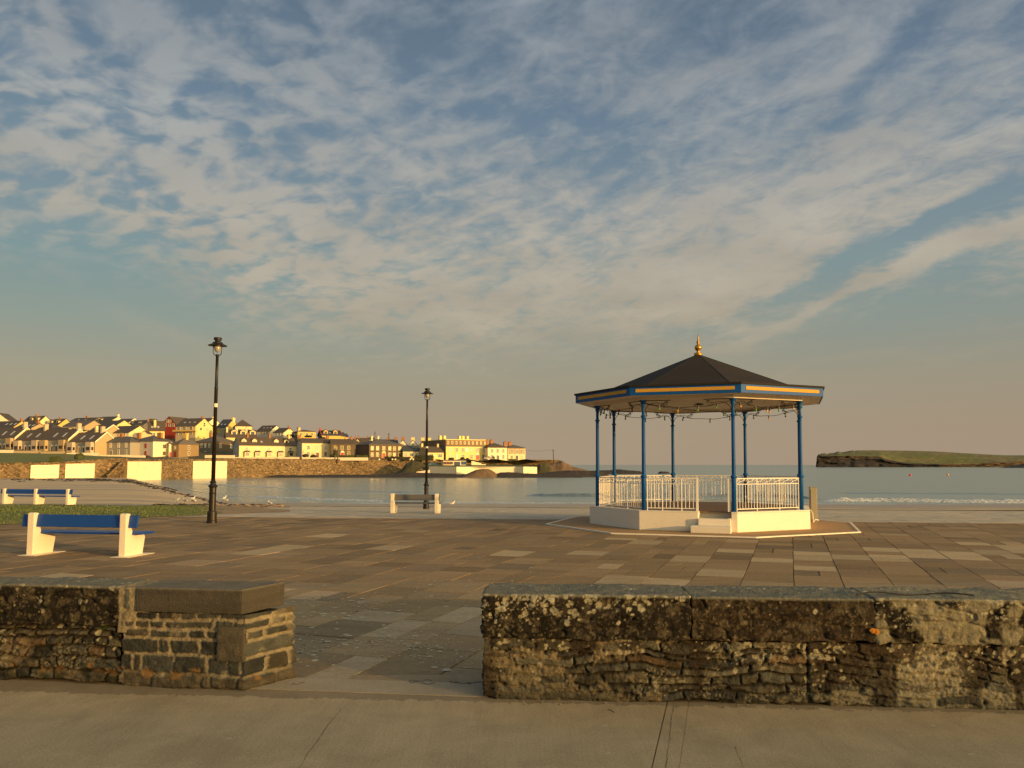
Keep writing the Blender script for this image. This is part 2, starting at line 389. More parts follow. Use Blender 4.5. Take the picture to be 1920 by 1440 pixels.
slabs('plaza',VX,UX,reg,(-12,45),(-45,40),(.70,.80),(.55,1.15),.015,plaza_col,M_plaza,lambda x,y:0.0,light=LP)
mb=MB()
xs=[-60,-30,0,30,60]
g0=[(-60,6.4,-.02),(60,6.4-4,-.02),(60,EB.y+(60-EB.x)*ED.y/ED.x,-.02),(-60,EA.y+(-60-EA.x)*ED.y/ED.x,-.02)]
L=17.2
g1=[g0[3],g0[2],(60+EN.x*L,g0[2][1]+EN.y*L,-.02-.03*L),(-60+EN.x*L,g0[3][1]+EN.y*L,-.02-.03*L)]
mb.add(g0,[(0,1,2,3)]); mb.add(g1,[(0,1,2,3)])
tag(mb.obj('paving_bed',M_bed),kind='structure')
# threshold strip of concrete in the opening
thr=MB(); q0=WA+WN*.02; 
thr.prism([(-2.3,6.86),(-.2,6.60),(-.2,7.0),(-2.05,7.2)],-.03,.005)
tag(thr.obj('threshold',mat('threshold_concrete',(.37,.29,.19),.9,var=.2,vs=3,bump=.006,bs=60,fine=40)),kind='structure')
# ------------------------------------------------------------------ promenade of paler slabs, falling gently to the sea
M_prom=mat('pale_flagstone',attr=True,rough=.75,var=.14,vs=1.2,bump=.004,bs=10,fine=20,spec=.5)
def prom_col(rnd,x,y,hit):
    c=rnd.choice([(.44,.365,.265),(.46,.38,.275),(.42,.355,.265),(.47,.385,.28)]); k=rnd.uniform(.93,1.05); return tuple(a*k for a in c)
U2=Vector((ED.x,ED.y)); V2=Vector((EN.x,EN.y))
far=EA+EN*16.2
reg2=[((EA.x,EA.y),(EB.x,EB.y)),((far.x+ED.x*50,far.y+ED.y*50),(far.x,far.y))]
slabs('promenade',U2,V2,reg2,(-45,60),((EA.dot(V2)),EA.dot(V2)+16.2),(.95,1.0),(1.1,1.2),.03,prom_col,M_prom,lambda x,y:-.03*max(0,dist_edge(x,y)),dz=.004)
mb=MB(); a=EA-ED*40+EN*16.2; b=EA+ED*90+EN*16.2
mb.add([(a.x,a.y,-.47),(b.x,b.y,-.47),(b.x+EN.x*.5,b.y+EN.y*.5,-.49),(a.x+EN.x*.5,a.y+EN.y*.5,-.49),(a.x+EN.x*.5,a.y+EN.y*.5,-3),(b.x+EN.x*.5,b.y+EN.y*.5,-3)],[(0,1,2,3),(3,2,5,4)])
tag(mb.obj('promenade_kerb',mat('kerb',(.28,.22,.16),.85,var=.2,vs=2)),kind='structure')
# ================================================================== rough stone walls (colour and relief computed per vertex)
M_stone=mat('wall_stone',attr=True,rough=.92,var=.20,vs=24,bump=.014,bs=70,fine=80,spec=.2,fa=1.0)
C=lambda *a: np.array(a,dtype=float)
def lichen(P,D,col,seed,n,rmin,rmax,bounds,mask=None,c0=(.33,.30,.20)):
    rs=np.random.RandomState(seed)
    s0,s1,z0,z1=bounds
    pts=np.stack([rs.uniform(s0,s1,n*3),rs.uniform(z0,z1,n*3)],1)
    keep=.6*fbm(np.c_[pts*2.6,np.full(len(pts),seed*1.7)],1,3)+.16*rs.rand(len(pts))+.25*(pts[:,1]-z0)/(z1-z0)
    pts=pts[np.argsort(-keep)[:n]]
    ang=fbm(P,45,3,off=seed); a=np.zeros(len(P)); dz=np.zeros(len(P))
    for (s,z) in pts:
        r=rs.uniform(rmin,rmax)*(.6 if rs.rand()<.5 else 1); e=rs.uniform(.75,1.2)
        m=(abs(D[:,0]-s)<r*1.6)&(abs(D[:,1]-z)<r*1.6)
        if not m.any(): continue
        d=np.hypot((D[m,0]-s)*e,(D[m,1]-z)/e)/r+(ang[m]-.5)*1.1
        v=sstep(1.0,.8,d)*(0.75+.25*sstep(.35,.7,d)); a[m]=np.maximum(a[m],v)
    a*=(.72+.28*sstep(.35,.5,fbm(P,60,2)))
    cc=np.array(c0)[None,:]*(.75+.5*fbm(P,30,3)[:,None])
    return col*(1-a[:,None])+cc*a[:,None],a
def rough_block(name,M,x0,x1,y0,y1,z0,z1,res,parent,colf,dispf,r=.012,label=None,skew=0.0,faces='FLRT',rb=None):
    """a block of stone: local x along the wall, y into it, z up; colf/dispf get positions + 2D surface coordinates"""
    Vs=[];Fs=[];Ds=[];Nf=[];off=0
    nx=max(2,int((x1-x0)/res));ny=max(2,int((y1-y0)/(res*1.4)));nz=max(2,int((z1-z0)/res))
    X=np.linspace(x0,x1,nx);Yv=np.linspace(y0,y1,ny);Zv=np.linspace(z0,z1,nz)
    def addface(A,B,fn,dn,flip,nf):
        nonlocal off
        a,b=np.meshgrid(A,B,indexing='ij'); a=a.ravel();b=b.ravel()
        V=fn(a,b); Vs.append(V); Ds.append(dn(a,b)); Nf.append(np.tile(nf,(len(V),1)))
        f=gridfaces(len(A),len(B),off)
        if flip: f=f[:,::-1]
        Fs.append(f); off+=len(V)
    o_=lambda a:np.ones_like(a)
    if 'F' in faces: addface(X,Zv,lambda a,b:np.stack([a,y0*o_(a),b],1),lambda a,b:np.stack([a,b],1),False,(0,-1,0))
    if 'L' in faces: addface(Yv,Zv,lambda a,b:np.stack([x0*o_(a),a,b],1),lambda a,b:np.stack([x0-(a-y0),b],1),True,(-1,0,0))
    if 'R' in faces: addface(Yv,Zv,lambda a,b:np.stack([x1*o_(a),a,b],1),lambda a,b:np.stack([x1+(a-y0),b],1),False,(1,0,0))
    if 'T' in faces: addface(X,Yv,lambda a,b:np.stack([a,b,z1*o_(a)],1),lambda a,b:np.stack([a,z1+(b-y0)],1),False,(0,0,1))
    addface(X[::4] if len(X)>8 else X,Zv[::4] if len(Zv)>8 else Zv,lambda a,b:np.stack([a,y1*o_(a),b],1),lambda a,b:np.stack([a+5,b],1),True,(0,1,0))
    V=np.concatenate(Vs);D=np.concatenate(Ds);Fc=np.concatenate(Fs);NF=np.concatenate(Nf)
    lo=np.array([x0+r,y0+r,z0+(r if rb is None else rb)]);hi=np.array([x1-r,y1-r,z1-r])
    cl=np.clip(V,lo,hi); n=V-cl; ln=np.linalg.norm(n,axis=1,keepdims=True); n=np.where(ln>1e-6,n/np.maximum(ln,1e-6),NF)
    P=cl+n*r
    P[:,2]=np.where(V[:,2]<=z0+1e-5,z0,P[:,2])
    Pw=P+np.array([hash(name)%7*0.0,0,0])
    dsp=dispf(P,D); col=colf(P,D)
    Q=P+n*dsp[:,None]
    # the end face of the pier is splayed
    if skew: Q[:,0]+=skew*np.clip((Q[:,1]-y0),0,1)*sstep(x1-.6,x1,Q[:,0])
    ov=npobj(name,Q,Fc,M_stone,np.clip(col,0.004,.9),parent)
    if label: ov['label']=label
    return ov
class Layout:
    def __init__(s,seed,s0,s1,z0,z1,ch,sl,pal,joint=.008,warp=1.0):
        s.warp=warp
        rs=np.random.RandomState(seed); s.zc=[z0]
        while s.zc[-1]<z1: s.zc.append(s.zc[-1]+rs.uniform(*ch))
        s.zc=np.array(s.zc); s.rows=[]
        for k in range(len(s.zc)):
            b=[s0-rs.rand()*.2]
            while b[-1]<s1: b.append(b[-1]+rs.uniform(*sl)*(.5 if rs.rand()<.25 else 1))
            b=np.array(b); pc=np.array([pal[i] for i in rs.choice(len(pal),len(b))])*rs.uniform(.7,1.25,(len(b),1))
            s.rows.append((b,pc,rs.uniform(-.014,.012,len(b)),rs.uniform(0,1,len(b))))
        s.joint=joint; s.seed=seed
    def ev(s,P,D):
        wz=(fbm(P,3.2,4,off=s.seed)-.5)*.15; wx=(fbm(P,7,4,off=s.seed+9)-.5)*.16
        z=D[:,1]+wz*s.warp; x=D[:,0]+wx*s.warp
        k=np.clip(np.searchsorted(s.zc,z)-1,0,len(s.zc)-2)
        col=np.zeros((len(P),3));hh=np.zeros(len(P));dx=np.zeros(len(P));rid=np.zeros(len(P))
        dz=np.minimum(z-s.zc[k],s.zc[k+1]-z)
        for i in range(len(s.zc)-1):
            m=k==i
            if not m.any(): continue
            b,pc,h,q=s.rows[i]; j=np.clip(np.searchsorted(b,x[m])-1,0,len(b)-2)
            dx[m]=np.minimum(x[m]-b[j],b[j+1]-x[m]); col[m]=pc[j]; hh[m]=h[j]; rid[m]=q[j]
        jn=s.joint*(.6+.9*fbm(P,9,3,off=3))
        d=np.minimum(dz,dx)+(fbm(P,40,3,off=5)-.5)*.014
        return col,hh,sstep(jn,jn+.008,d),rid
DARK=[C(.026,.022,.016),C(.035,.029,.02),C(.045,.034,.02),C(.03,.027,.02)]
def wall_frame(p0,d): return Matrix(((d.x,-d.y,0,p0.x),(d.y,d.x,0,p0.y),(0,0,1,0),(0,0,0,1)))
# ---------- right wall
rw=empty('stone_wall',(WA.x,WA.y,0),math.atan2(WD.y,WD.x),'long lichen-speckled rubble wall with dark coping stones, right of the opening','wall')
LW=4.9
palR=[C(.062,.054,.035),C(.072,.062,.040),C(.048,.044,.033),C(.085,.074,.048),C(.066,.064,.050),C(.085,.058,.032),C(.042,.040,.032),C(.095,.088,.062)]
layR=Layout(4,-.8,LW+.4,0,.9,(.03,.085),(.14,.55),palR,.006,warp=.95)
def smearR(P,D):
    s=D[:,0]; z=D[:,1]
    m=sstep(.50,.55,fbm(P,4.2,5,off=2)+.13*sstep(.9,.1,s)*sstep(.42,.25,z)+.14*sstep(2.7,3.2,s)*sstep(.48,.3,z)-.12*sstep(1.0,1.4,s)*sstep(2.8,2.5,s))
    return m*sstep(.15,.40,fbm(P,16,3,off=8))
def colR(P,D):
    c,h,msk,rid=layR.ev(P,D)
    s=D[:,0]; z=D[:,1]
    mort=np.array([.23,.185,.11])[None,:]*(.35+.8*fbm(P,28,4)[:,None])
    pale=np.array([.30,.265,.175])[None,:]*(.55+.8*fbm(P,28,4)[:,None])
    dirt=np.array([.035,.028,.018])[None,:]*(.6+.8*fbm(P,50,3)[:,None])
    smear=smearR(P,D)
    pw=sstep(2.6,3.2,s)[:,None]
    mc=mort*(1-pw)+pale*pw
    c=c*1.15*(.2+1.6*fbm(P,18,4,off=1)[:,None])*(.6+.8*fbm(P,3,3,off=31)[:,None])
    c=c*msk[:,None]+(dirt*(.35)+mc*.12)*(1-msk[:,None])
    k=(smear*.9*(1-.9*msk*(rid>.62)))[:,None]
    c=c*(1-k)+mc*k
    # crusty pale speckle
    sp=sstep(.56,.62,fbm(P,70,3,off=4))*sstep(.42,.58,fbm(P,6,3,off=14)); sp*=sstep(.9,1.3,s)
    c=c*(1-.75*sp[:,None])+np.array([.25,.21,.13])*.75*sp[:,None]
    # dark weathering hanging from the coping near s=2.3..3.1
    st=sstep(.50,.62,fbm(np.c_[P[:,0]*5,P[:,1]*5,P[:,2]*1.5],1,3,off=6)+.28*np.exp(-((s-2.75-.5*(.5-z))/.33)**2)+.10*(z-.2))
    c=c*(1-.82*st[:,None])+np.array([.028,.019,.011])*.82*st[:,None]
    jn=np.exp(-((s-2.585)/.009)**2)*(z<.5)
    c=c*(1-.85*jn[:,None])+np.array([.012,.010,.007])*.85*jn[:,None]
    bot=sstep(.05,.0,z)*sstep(.4,.6,fbm(P,14,3))
    c=c*(1-.5*bot[:,None])+np.array([.03,.03,.016])*.5*bot[:,None]
    c,a=lichen(P,D,c,21,330,.005,.022,(-.5,LW,.05,.5))
    c,a=lichen(P,D,c,22,60,.012,.032,(-.5,LW,.25,.5))
    return c
def dispR(P,D):
    c,h,msk,rid=layR.ev(P,D)
    jn=np.exp(-((D[:,0]-2.585)/.009)**2)
    sm=smearR(P,D)*(1-.9*msk*(rid>.62)); d=(-.026*(1-msk)+h*.6*msk)*(1-.7*sm)+(.004+(fbm(P,34,3)-.5)*.03)*sm+(fbm(P*np.array([1,1,2.2]),16,5)-.5)*.034+(fbm(P,70,2)-.5)*.014+(fbm(P,4,2)-.5)*.02-.025*jn
    return d
rough_block('rubble',None,0,LW,0.015,.56,0,.505,.0075,rw,colR,dispR,.018,faces='FLR')
def coping(name,parent,x0,x1,z0,z1,seed,y0=-.01,y1=.6,nl=90,tone=1.0,warm=0,res=.0075,spots=True,lab=None,pale=0.0,faces='FLRT'):
    def col(P,D):
        n=fbm(P,9,5,off=seed)
        c=np.array([.0145,.0115,.0075])[None,:]*(.1+1.8*n[:,None])*tone
        if warm: 
            k=sstep(.42,.6,fbm(P,45,3,off=seed))[:,None]; c=c*(1-k*.35)+np.array([.075,.045,.022])*k*.35
        gl=sstep(.54,.66,fbm(P,14,5,off=seed+5))[:,None]*.45; c=c*(1-gl)+np.array([.11,.09,.055])*gl
        fl=sstep(.60,.66,fbm(P,55,3,off=seed+7))[:,None]*.5; c=c*(1-fl)+np.array([.17,.14,.085])*fl
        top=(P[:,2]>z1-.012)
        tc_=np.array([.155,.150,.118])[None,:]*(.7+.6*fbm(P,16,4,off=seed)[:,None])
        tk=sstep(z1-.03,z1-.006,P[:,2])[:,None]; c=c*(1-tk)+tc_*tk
        if pale:
            k=sstep(.47,.58,fbm(P,7,4,off=seed+2)+.1*pale)[:,None]; c=c*(1-.8*k)+np.array([.25,.225,.15])*(.6+.7*fbm(P,40,3)[:,None])*.8*k
        if spots:
            c,a=lichen(P,D,c,seed,nl,.004,.016,(x0-.5,x1+.5,z0,z1+.03),c0=(.33,.30,.21))
            c,a=lichen(P,D,c,seed+9,int(nl*.3),.014,.034,(x0-.5,x1+.5,z0+.02,z1+.03),c0=(.34,.32,.23))
        # white droppings / lichen flecks on the top
        c2,a=lichen(P,D,c,seed+50,int(26*(x1-x0)),.005,.02,(x0,x1,z1+.02,z1+.5),c0=(.55,.52,.42))
        return c2
    def dsp(P,D):
        side=(P[:,2]<z1-.02)
        layer=(fbm(np.c_[P[:,0]*2,P[:,1]*2,P[:,2]*14],1,3,off=seed)-.5)
        crk=-.02*sstep(.035,0,abs(fbm(np.c_[P[:,0]*2.2+P[:,2]*2.0,P[:,1]*3,P[:,2]*7],1,3,off=seed+3)-.5))
        return side*(layer*.04+(fbm(P,14,4,off=seed)-.5)*.045+crk)+(~side)*((fbm(P,5,4,off=seed)-.5)*.028)+(fbm(P,70,2)-.5)*.008
    return rough_block(name,None,x0,x1,y0,y1,z0,z1,res,parent,col,dsp,.013,lab,faces=faces)
coping('coping_stone',rw,-.005,1.674,.50,.85,31,nl=330,lab='dark coping stone thick with round pale lichen spots')
coping('coping_stone',rw,1.677,3.098,.508,.845,32,nl=18,warm=1,tone=1.1,lab='dark brown coping stone with almost no lichen')
coping('coping_stone',rw,3.101,LW,.50,.85,33,nl=190,pale=.35,lab='coping stone crusted with wide pale lichen patches')
def patch(name,parent,M_,s,z,w,h,col,lab=None,seed=0,y=-.03):
    mb=MB(); rnd=random.Random(seed); n=14
    pts=[]; 
    for k in range(n):
        a=2*math.pi*k/n; q=rnd.uniform(.75,1.1); pts.append((s+math.cos(a)*w*q,y,z+math.sin(a)*h*q))
    pb=[(p[0],y+.02,p[2]) for p in pts]
    mb.add(pts+pb+[(s,y-.006,z)],[(k,(k+1)%n,2*n) for k in range(n)]+[(k,n+k,n+(k+1)%n,(k+1)%n) for k in range(n)])
    o=mb.obj(name,mat('m_'+name,col,.95,var=.35,vs=40,bump=.004,bs=120),parent); 
    if lab: o['label']=lab
    return o
patch('lichen',rw,None,3.075,.60,.026,.022,(.38,.15,.015),'bright orange lichen spot',1,y=-.028)
patch('lichen',rw,None,3.105,.592,.02,.024,(.38,.15,.015),'bright orange lichen spot',2,y=-.028)
mb=MB(); mb.tube([(3.0+.9*t,.10+.09*math.sin(t*3.0)+.02*math.sin(t*11),.860+.012*math.sin(t*9)) for t in [i/14 for i in range(15)]],.006,6)
# dry twig lying on the coping
tg=mb.obj('twig',mat('twig',(.02,.018,.012),.9)); tg.location=(WA.x,WA.y,0); tg.rotation_euler=(0,0,math.atan2(WD.y,WD.x)); tag(tg,'thin dark dry twig lying on top of the right stone wall','twig')
# ---------- left wall and its rebuilt pier end
LA=Vector((-4.57,7.12)); LBp=Vector((-2.26,6.80)); LD=(LBp-LA).normalized(); LEN=(LBp-LA).length
lw=empty('stone_wall',(LA.x,LA.y,0),math.atan2(LD.y,LD.x),'shorter old stone wall left of the opening ending in a repointed slate pier','wall')
px_s=lambda px,D=6.9: None
PIER=LEN-1.12
layL=Layout(8,-1.2,LEN+.6,0,.9,(.04,.11),(.16,.5),palR,.007,warp=.7)
def colL(P,D):
    c,h,msk,rid=layL.ev(P,D); mort=np.array([.17,.13,.08])[None,:]*(.5+.9*fbm(P,28,4)[:,None])
    c=c*.85*(.25+1.5*fbm(P,18,4,off=1)[:,None]); c=c*msk[:,None]+mort*.15*(1-msk[:,None])
    k=sstep(.55,.62,fbm(P,4,4,off=12))[:,None]*.6; c=c*(1-k)+mort*k
    sp=sstep(.57,.63,fbm(P,70,3,off=4))*sstep(.45,.6,fbm(P,5,3,off=24)); c=c*(1-.7*sp[:,None])+np.array([.25,.21,.13])*.7*sp[:,None]
    ms=sstep(.74,.80,fbm(P,6,3,off=40)+.25*np.exp(-((D[:,0]-.75)/.3)**2)*(D[:,1]<.16))[:,None]; c=c*(1-ms*.8)+np.array([.05,.065,.012])*ms*.8
    orr=sstep(.05,.02,abs(D[:,1]-.13-.02*np.sin(D[:,0]*9)))*sstep(.60,.66,fbm(P,11,3,off=60)+.06*np.exp(-((D[:,0]-1.1)/.3)**2)); c=c*(1-.8*orr[:,None])+np.array([.17,.10,.04])*.8*orr[:,None]
    c,a=lichen(P,D,c,71,60,.007,.03,(-.9,LEN,.05,.5)); return c
def dispL(P,D):
    c,h,msk,rid=layL.ev(P,D)
    return -.034*(1-msk)+h*1.0*msk+(fbm(P*np.array([1,1,2.2]),16,5)-.5)*.055+(fbm(P,80,2)-.5)*.012
rough_block('rubble',None,-1.1,PIER-.01,.01,.44,0,.52,.008,lw,colL,dispL,.018,faces='F')
coping('coping_stone',lw,-1.1,-.02,.50,.84,41,y1=.45,nl=110,lab='dark coping stone at the left edge of the picture')
coping('coping_stone',lw,0.0,PIER-.035,.50,.845,42,y1=.45,nl=48,tone=.9,lab='dark coping stone with a few scattered pale lichen discs')
palP=[C(.060,.062,.054),C(.045,.047,.041),C(.075,.072,.058),C(.04,.041,.037),C(.07,.06,.042)]
layP=Layout(23,-.3,LEN+.9,0,.72,(.055,.165),(.15,.52),palP,.011,warp=.40)
def colP(P,D):
    c,h,msk,rid=layP.ev(P,D); mort=np.array([.23,.195,.13])[None,:]*(.45+1.0*fbm(P,35,4)[:,None])
    c=c*(.35+1.1*fbm(P,14,5,off=1)[:,None]); c=c*msk[:,None]+mort*(1-msk[:,None])
    k=sstep(.64,.70,fbm(P,7,4,off=5))[:,None]*.8*(1-.5*msk[:,None]); c=c*(1-k)+mort*k
    lo=sstep(.13,.05,D[:,1]+.16*(fbm(P,7,3)-.5))[:,None]*.8
    c2=np.array([.09,.07,.042])[None,:]*(.4+1.4*fbm(P,16,4,off=3)[:,None]); c=c*(1-lo)+c2*lo
    orr=sstep(.05,.02,abs(D[:,1]-.12-.02*np.sin(D[:,0]*7)))*sstep(.56,.62,fbm(P,9,3,off=62)+.10*np.exp(-((D[:,0]-LEN+.6)/.22)**2)-.2*sstep(LEN-.05,LEN,D[:,0])); c=c*(1-.85*orr[:,None])+np.array([.22,.125,.045])*.85*orr[:,None]
    return c
def dispP(P,D):
    c,h,msk,rid=layP.ev(P,D)
    return -.016*(1-msk)+h*.7*msk+(fbm(P,18,4)-.5)*.03+(fbm(P,80,2)-.5)*.010+.022*sstep(.12,.0,D[:,1])*fbm(P,6,3)*1.5
rough_block('pier_masonry',None,PIER,LEN-.0,0.0,.44,0,.635,.0075,lw,colP,dispP,.012,'newer dark slate masonry in wide pale mortar',skew=.62,faces='FLR')
def colC(P,D):
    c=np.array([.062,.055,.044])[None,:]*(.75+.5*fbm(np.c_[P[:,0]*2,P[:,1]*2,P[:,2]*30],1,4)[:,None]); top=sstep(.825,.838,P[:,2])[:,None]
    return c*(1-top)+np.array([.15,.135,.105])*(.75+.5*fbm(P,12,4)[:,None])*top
rough_block('pier_cap',None,PIER+.13,LEN-.02,-.015,.47,.637,.842,.012,lw,colC,lambda P,D:(fbm(P,10,3)-.5)*.010+(fbm(P,60,2)-.5)*.004,.008,'smooth sawn slate slab capping the pier',skew=.34)
def stone_at(x0,x1,z0,z1,seed,colr,y0=-.012,y1=.1,lab=None):
    return rough_block('stone',None,x0,x1,y0,y1,z0,z1,.012,lw,lambda P,D:np.array(colr)[None,:]*(.6+.8*fbm(P,14,4,off=seed)[:,None]),lambda P,D:(fbm(P,16,4,off=seed)-.5)*.02,.012,lab,faces='FLRT')
stone_at(PIER+.02,PIER+.07,.66,.83,5,(.08,.085,.07),y1=.4,lab='narrow upright slate beside the cap')
stone_at(LEN-.24,LEN+.004,.24,.53,6,(.075,.066,.048),y0=-.018,y1=.14,lab='large upright brown corner stone')
rough_block('mortar_bed',None,PIER-.045,PIER+.13,.0,.42,.45,.835,.01,lw,lambda P,D:np.array([.24,.20,.13])[None,:]*(.5+.9*fbm(P,30,4)[:,None]),lambda P,D:(fbm(P,20,4)-.5)*.03,.012,faces='FLRT')
# both walls run on well past the frame
rough_block('rubble',None,-6.5,-1.11,.01,.44,0,.52,.018,lw,colL,dispL,.018,faces='FL')
for i,(x0,x1) in enumerate(((-2.55,-1.11),(-3.9,-2.56),(-5.1,-3.91),(-6.5,-5.11))): coping('coping_stone',lw,x0,x1,.50,.845,61+i,y1=.45,nl=90,res=.018)
rough_block('rubble',None,LW+.003,9.5,.015,.56,0,.505,.018,rw,colR,dispR,.018,faces='FR')
for i,(x0,x1) in enumerate(((LW+.003,6.3),(6.31,7.9),(7.91,9.5))): coping('coping_stone',rw,x0,x1,.50,.85,71+i,nl=90,res=.018)
# tufts of grass at the wall foot
def tuft(mb,x,y,z,n,h,rnd,sp=.05):
    for k in range(n):
        a=rnd.uniform(0,6.28); q=rnd.uniform(0,sp); bx,by=x+math.cos(a)*q,y+math.sin(a)*q*.6; hh=h*rnd.uniform(.5,1.1)
        lx,ly=rnd.uniform(-.6,.6)*hh,rnd.uniform(-.7,.2)*hh; w_=h*.06; d=rnd.uniform(0,3.14); cx,cy=math.cos(d)*w_,math.sin(d)*w_
        mb.add([(bx-cx,by-cy,z),(bx+cx,by+cy,z),(bx+lx*.5+cx*.6,by+ly*.5+cy*.6,z+hh*.65),(bx+lx*.5-cx*.6,by+ly*.5-cy*.6,z+hh*.65),(bx+lx,by+ly,z+hh*.9)],[(0,1,2,3),(3,2,4)])
M_grassb=mat('grass_blade',(.085,.11,.022),.8,var=.4,vs=6)
rnd=random.Random(5); mb=MB()
for px,py in ((300-200,1262),(110,1266),(1588,1318),(1597,1319),(1883,1326)):
    p=PZ(px,py,0); tuft(mb,p.x,p.y+.02,0,40,.035,rnd,.06)
# weeds in the plaza joints
for px,py in ((490,952),(660,1113),(1195,1100),(1040,1051),(425,990),(545,985),(600,985),(415,993),(520,1060),(640,1060),(760,1092),(870,1128),(1000,1066),(1130,1053),(300,1010),(1010,1096)):
    p=PZ(px,py,0)
    for k in range(4): tuft(mb,p.x+rnd.uniform(-.25,.25),p.y+rnd.uniform(-.1,.1),gz(p.x,p.y),6,.03,rnd,.05)
tag(mb.obj('weeds',M_grassb),'small green weeds in the paving joints and at the wall foot','weeds',kind='stuff')
# pale droppings flecked over the flagstones of the opening
mb=MB(); rnd=random.Random(8)
def fleck(cx,cy,n,sx,sy,z=.004):
    for k in range(n):
        x=rnd.gauss(cx,sx); y=rnd.gauss(cy,sy); r=rnd.uniform(.005,.018)*(1 if rnd.random()<.85 else 2.6); N=7
        ex=rnd.uniform(.7,1.4)
        mb.add([(x+math.cos(6.283*i/N)*r*ex*rnd.uniform(.7,1.1),y+math.sin(6.283*i/N)*r*rnd.uniform(.7,1.1),z) for i in range(N)],[tuple(range(N))])
for px,py,n,sx,sy in ((640,1150,160,.55,.35),(700,1205,240,.5,.35),(600,1125,140,.6,.3),(780,1215,120,.35,.3),(850,1235,60,.3,.25),(560,1225,60,.12,.2),(700,1120,80,1.,.5),(330,1100,40,1.0,.3),(900,1080,80,2,1.),(800,1060,60,3,1.5)):
    p=PZ(px,py,0); fleck(p.x,p.y,n,sx,sy)
tag(mb.obj('droppings',mat('dropping',(.42,.38,.28),.9,var=.2)),'small pale bird droppings and lichen flecks on the paving','droppings',kind='stuff')
mb=MB(); rnd=random.Random(12)
for k in range(34):
    s=rnd.uniform(.2,LW); r=rnd.uniform(.004,.012); p=WA+WD*s-WN*rnd.uniform(.02,.12)
    mb.lathe([(r*.3,0),(r,r*.4),(r*.7,r*.9),(r*.1,r*1.1)],6,M=Matrix.Translation((p.x,p.y,0)))
tag(mb.obj('gravel',mat('gravel',(.25,.2,.14),.9,var=.3)),'loose grit along the foot of the wall','gravel',kind='stuff')
st=MB(); p=PZ(1140,1332,0); q=PZ(1151,1337,0); st.tube([(p.x,p.y,.006),((p.x+q.x)/2,(p.y+q.y)/2+.004,.012),(q.x,q.y,.006)],.003,6)
tag(st.obj('stick',mat('twig')),'tiny dark stick lying on the bare concrete pavement','stick')
mb=MB(); rnd=random.Random(44)
for (px,py) in ((770,1281),(790,1279),(800,1284),(846,1281),(866,1283),(885,1282),(560,1284)):
    p=PZ(px,py,0); a=rnd.uniform(0,6.28); pts=[]
    for i in range(8): pts.append((p.x+math.cos(a)*(i-4)*.022+.01*math.sin(i*2.1),p.y+math.sin(a)*(i-4)*.012,.010+.006*math.sin(i*1.3))); a+=rnd.uniform(-.5,.5)
    mb.tube(pts,.0022,4)
tag(mb.obj('dry_stalks',mat('twig')),'tangle of thin dry stalks on the threshold between the walls','dry stalks',kind='stuff')
# ================================================================== bandstand
BC=Vector((6.029,25.648)); 
def oct(R,k): a=-math.pi/2-A_+(k-1.5)*math.pi/4; return Vector((R*math.cos(a),R*math.sin(a)))
# vertices: 0=L 1=FL 2=FR 3=R 4..7 behind
HF=.552; RC=3.30; RB=3.56
M_white=mat('white_paint',(.74,.67,.56),.65,var=.10,vs=1.6,bump=.005,bs=22,fine=18,fa=.10)
M_iron=mat('white_iron',(.82,.76,.66),.45,var=.06,vs=8)
M_blue=mat('blue_paint',(.004,.075,.27),.5,var=.12,vs=3,bump=.001,bs=60,spec=.22)
M_gold=mat('gold',(.55,.29,.05),.38,metal=.8,var=.15,vs=6)
M_gpan=mat('gilded_panel',(.56,.28,.02),.75,var=.12,vs=3)
M_roof=mat('roof_felt',(.021,.016,.013),.85,var=.3,vs=1.1,fine=9,spec=.3,bump=.004,bs=25)
M_soff=mat('soffit',(.72,.62,.48),.7,var=.06,vs=2)
M_blk=mat('black_iron',(.012,.012,.012),.45)
M_wood=mat('deck',(.16,.09,.045),.75,var=.25,vs=3,streak=(1,.15,1))
bs=empty('bandstand',(BC.x,BC.y,.02),0,'octagonal seafront bandstand with white plinth, blue columns and dark pointed roof','bandstand')
P3=lambda v,z:(v.x,v.y,z)
# opening for the steps in the front face (between vertex 1 and 2)
fA,fB=.60,.945
def on(R,k,t): return oct(R,k).lerp(oct(R,(k+1)%8),t)
fdir=(oct(1,2)-oct(1,1)).normalized(); fin=Vector((-fdir.y,fdir.x))   # into the bandstand
S0,S1=on(RB,1,fA+.01),on(RB,1,fB-.005); NOTCH=.55
base=[oct(RB,0),oct(RB,1),S0,S0+fin*NOTCH,S1+fin*NOTCH,S1]+[oct(RB,k) for k in range(2,8)]
mb=MB(); mb.prism([(p.x,p.y) for p in base],0,HF-.03)
mb.obj('plinth',M_white,bs,bevel=.012)
mb=MB(); mb.prism([(oct(RB-.42,k).x,oct(RB-.42,k).y) for k in range(8)],HF-.028,HF+.004); mb.obj('floor',M_wood,bs)
mb=MB()
ring=[oct(RB-.41,k) for k in range(8)]
for k in range(8):
    if k==1:
        continue
    a,b=oct(RB-.002,k),oct(RB-.002,(k+1)%8); c,d=ring[(k+1)%8],ring[k]; mb.prism([P3(a,0)[:2],P3(b,0)[:2],P3(c,0)[:2],P3(d,0)[:2]],HF-.028,HF+.008)
a,b,c,d=oct(RB-.002,1),S0,S0+fin*.37,ring[1]; mb.prism([(q.x,q.y) for q in (a,b,c,d)],HF-.028,HF+.008)
a,b,c,d=S1,oct(RB-.002,2),ring[2],S1+fin*.37; mb.prism([(q.x,q.y) for q in (a,b,c,d)],HF-.028,HF+.008)
mb.obj('plinth_rim',M_white,bs,bevel=.008)
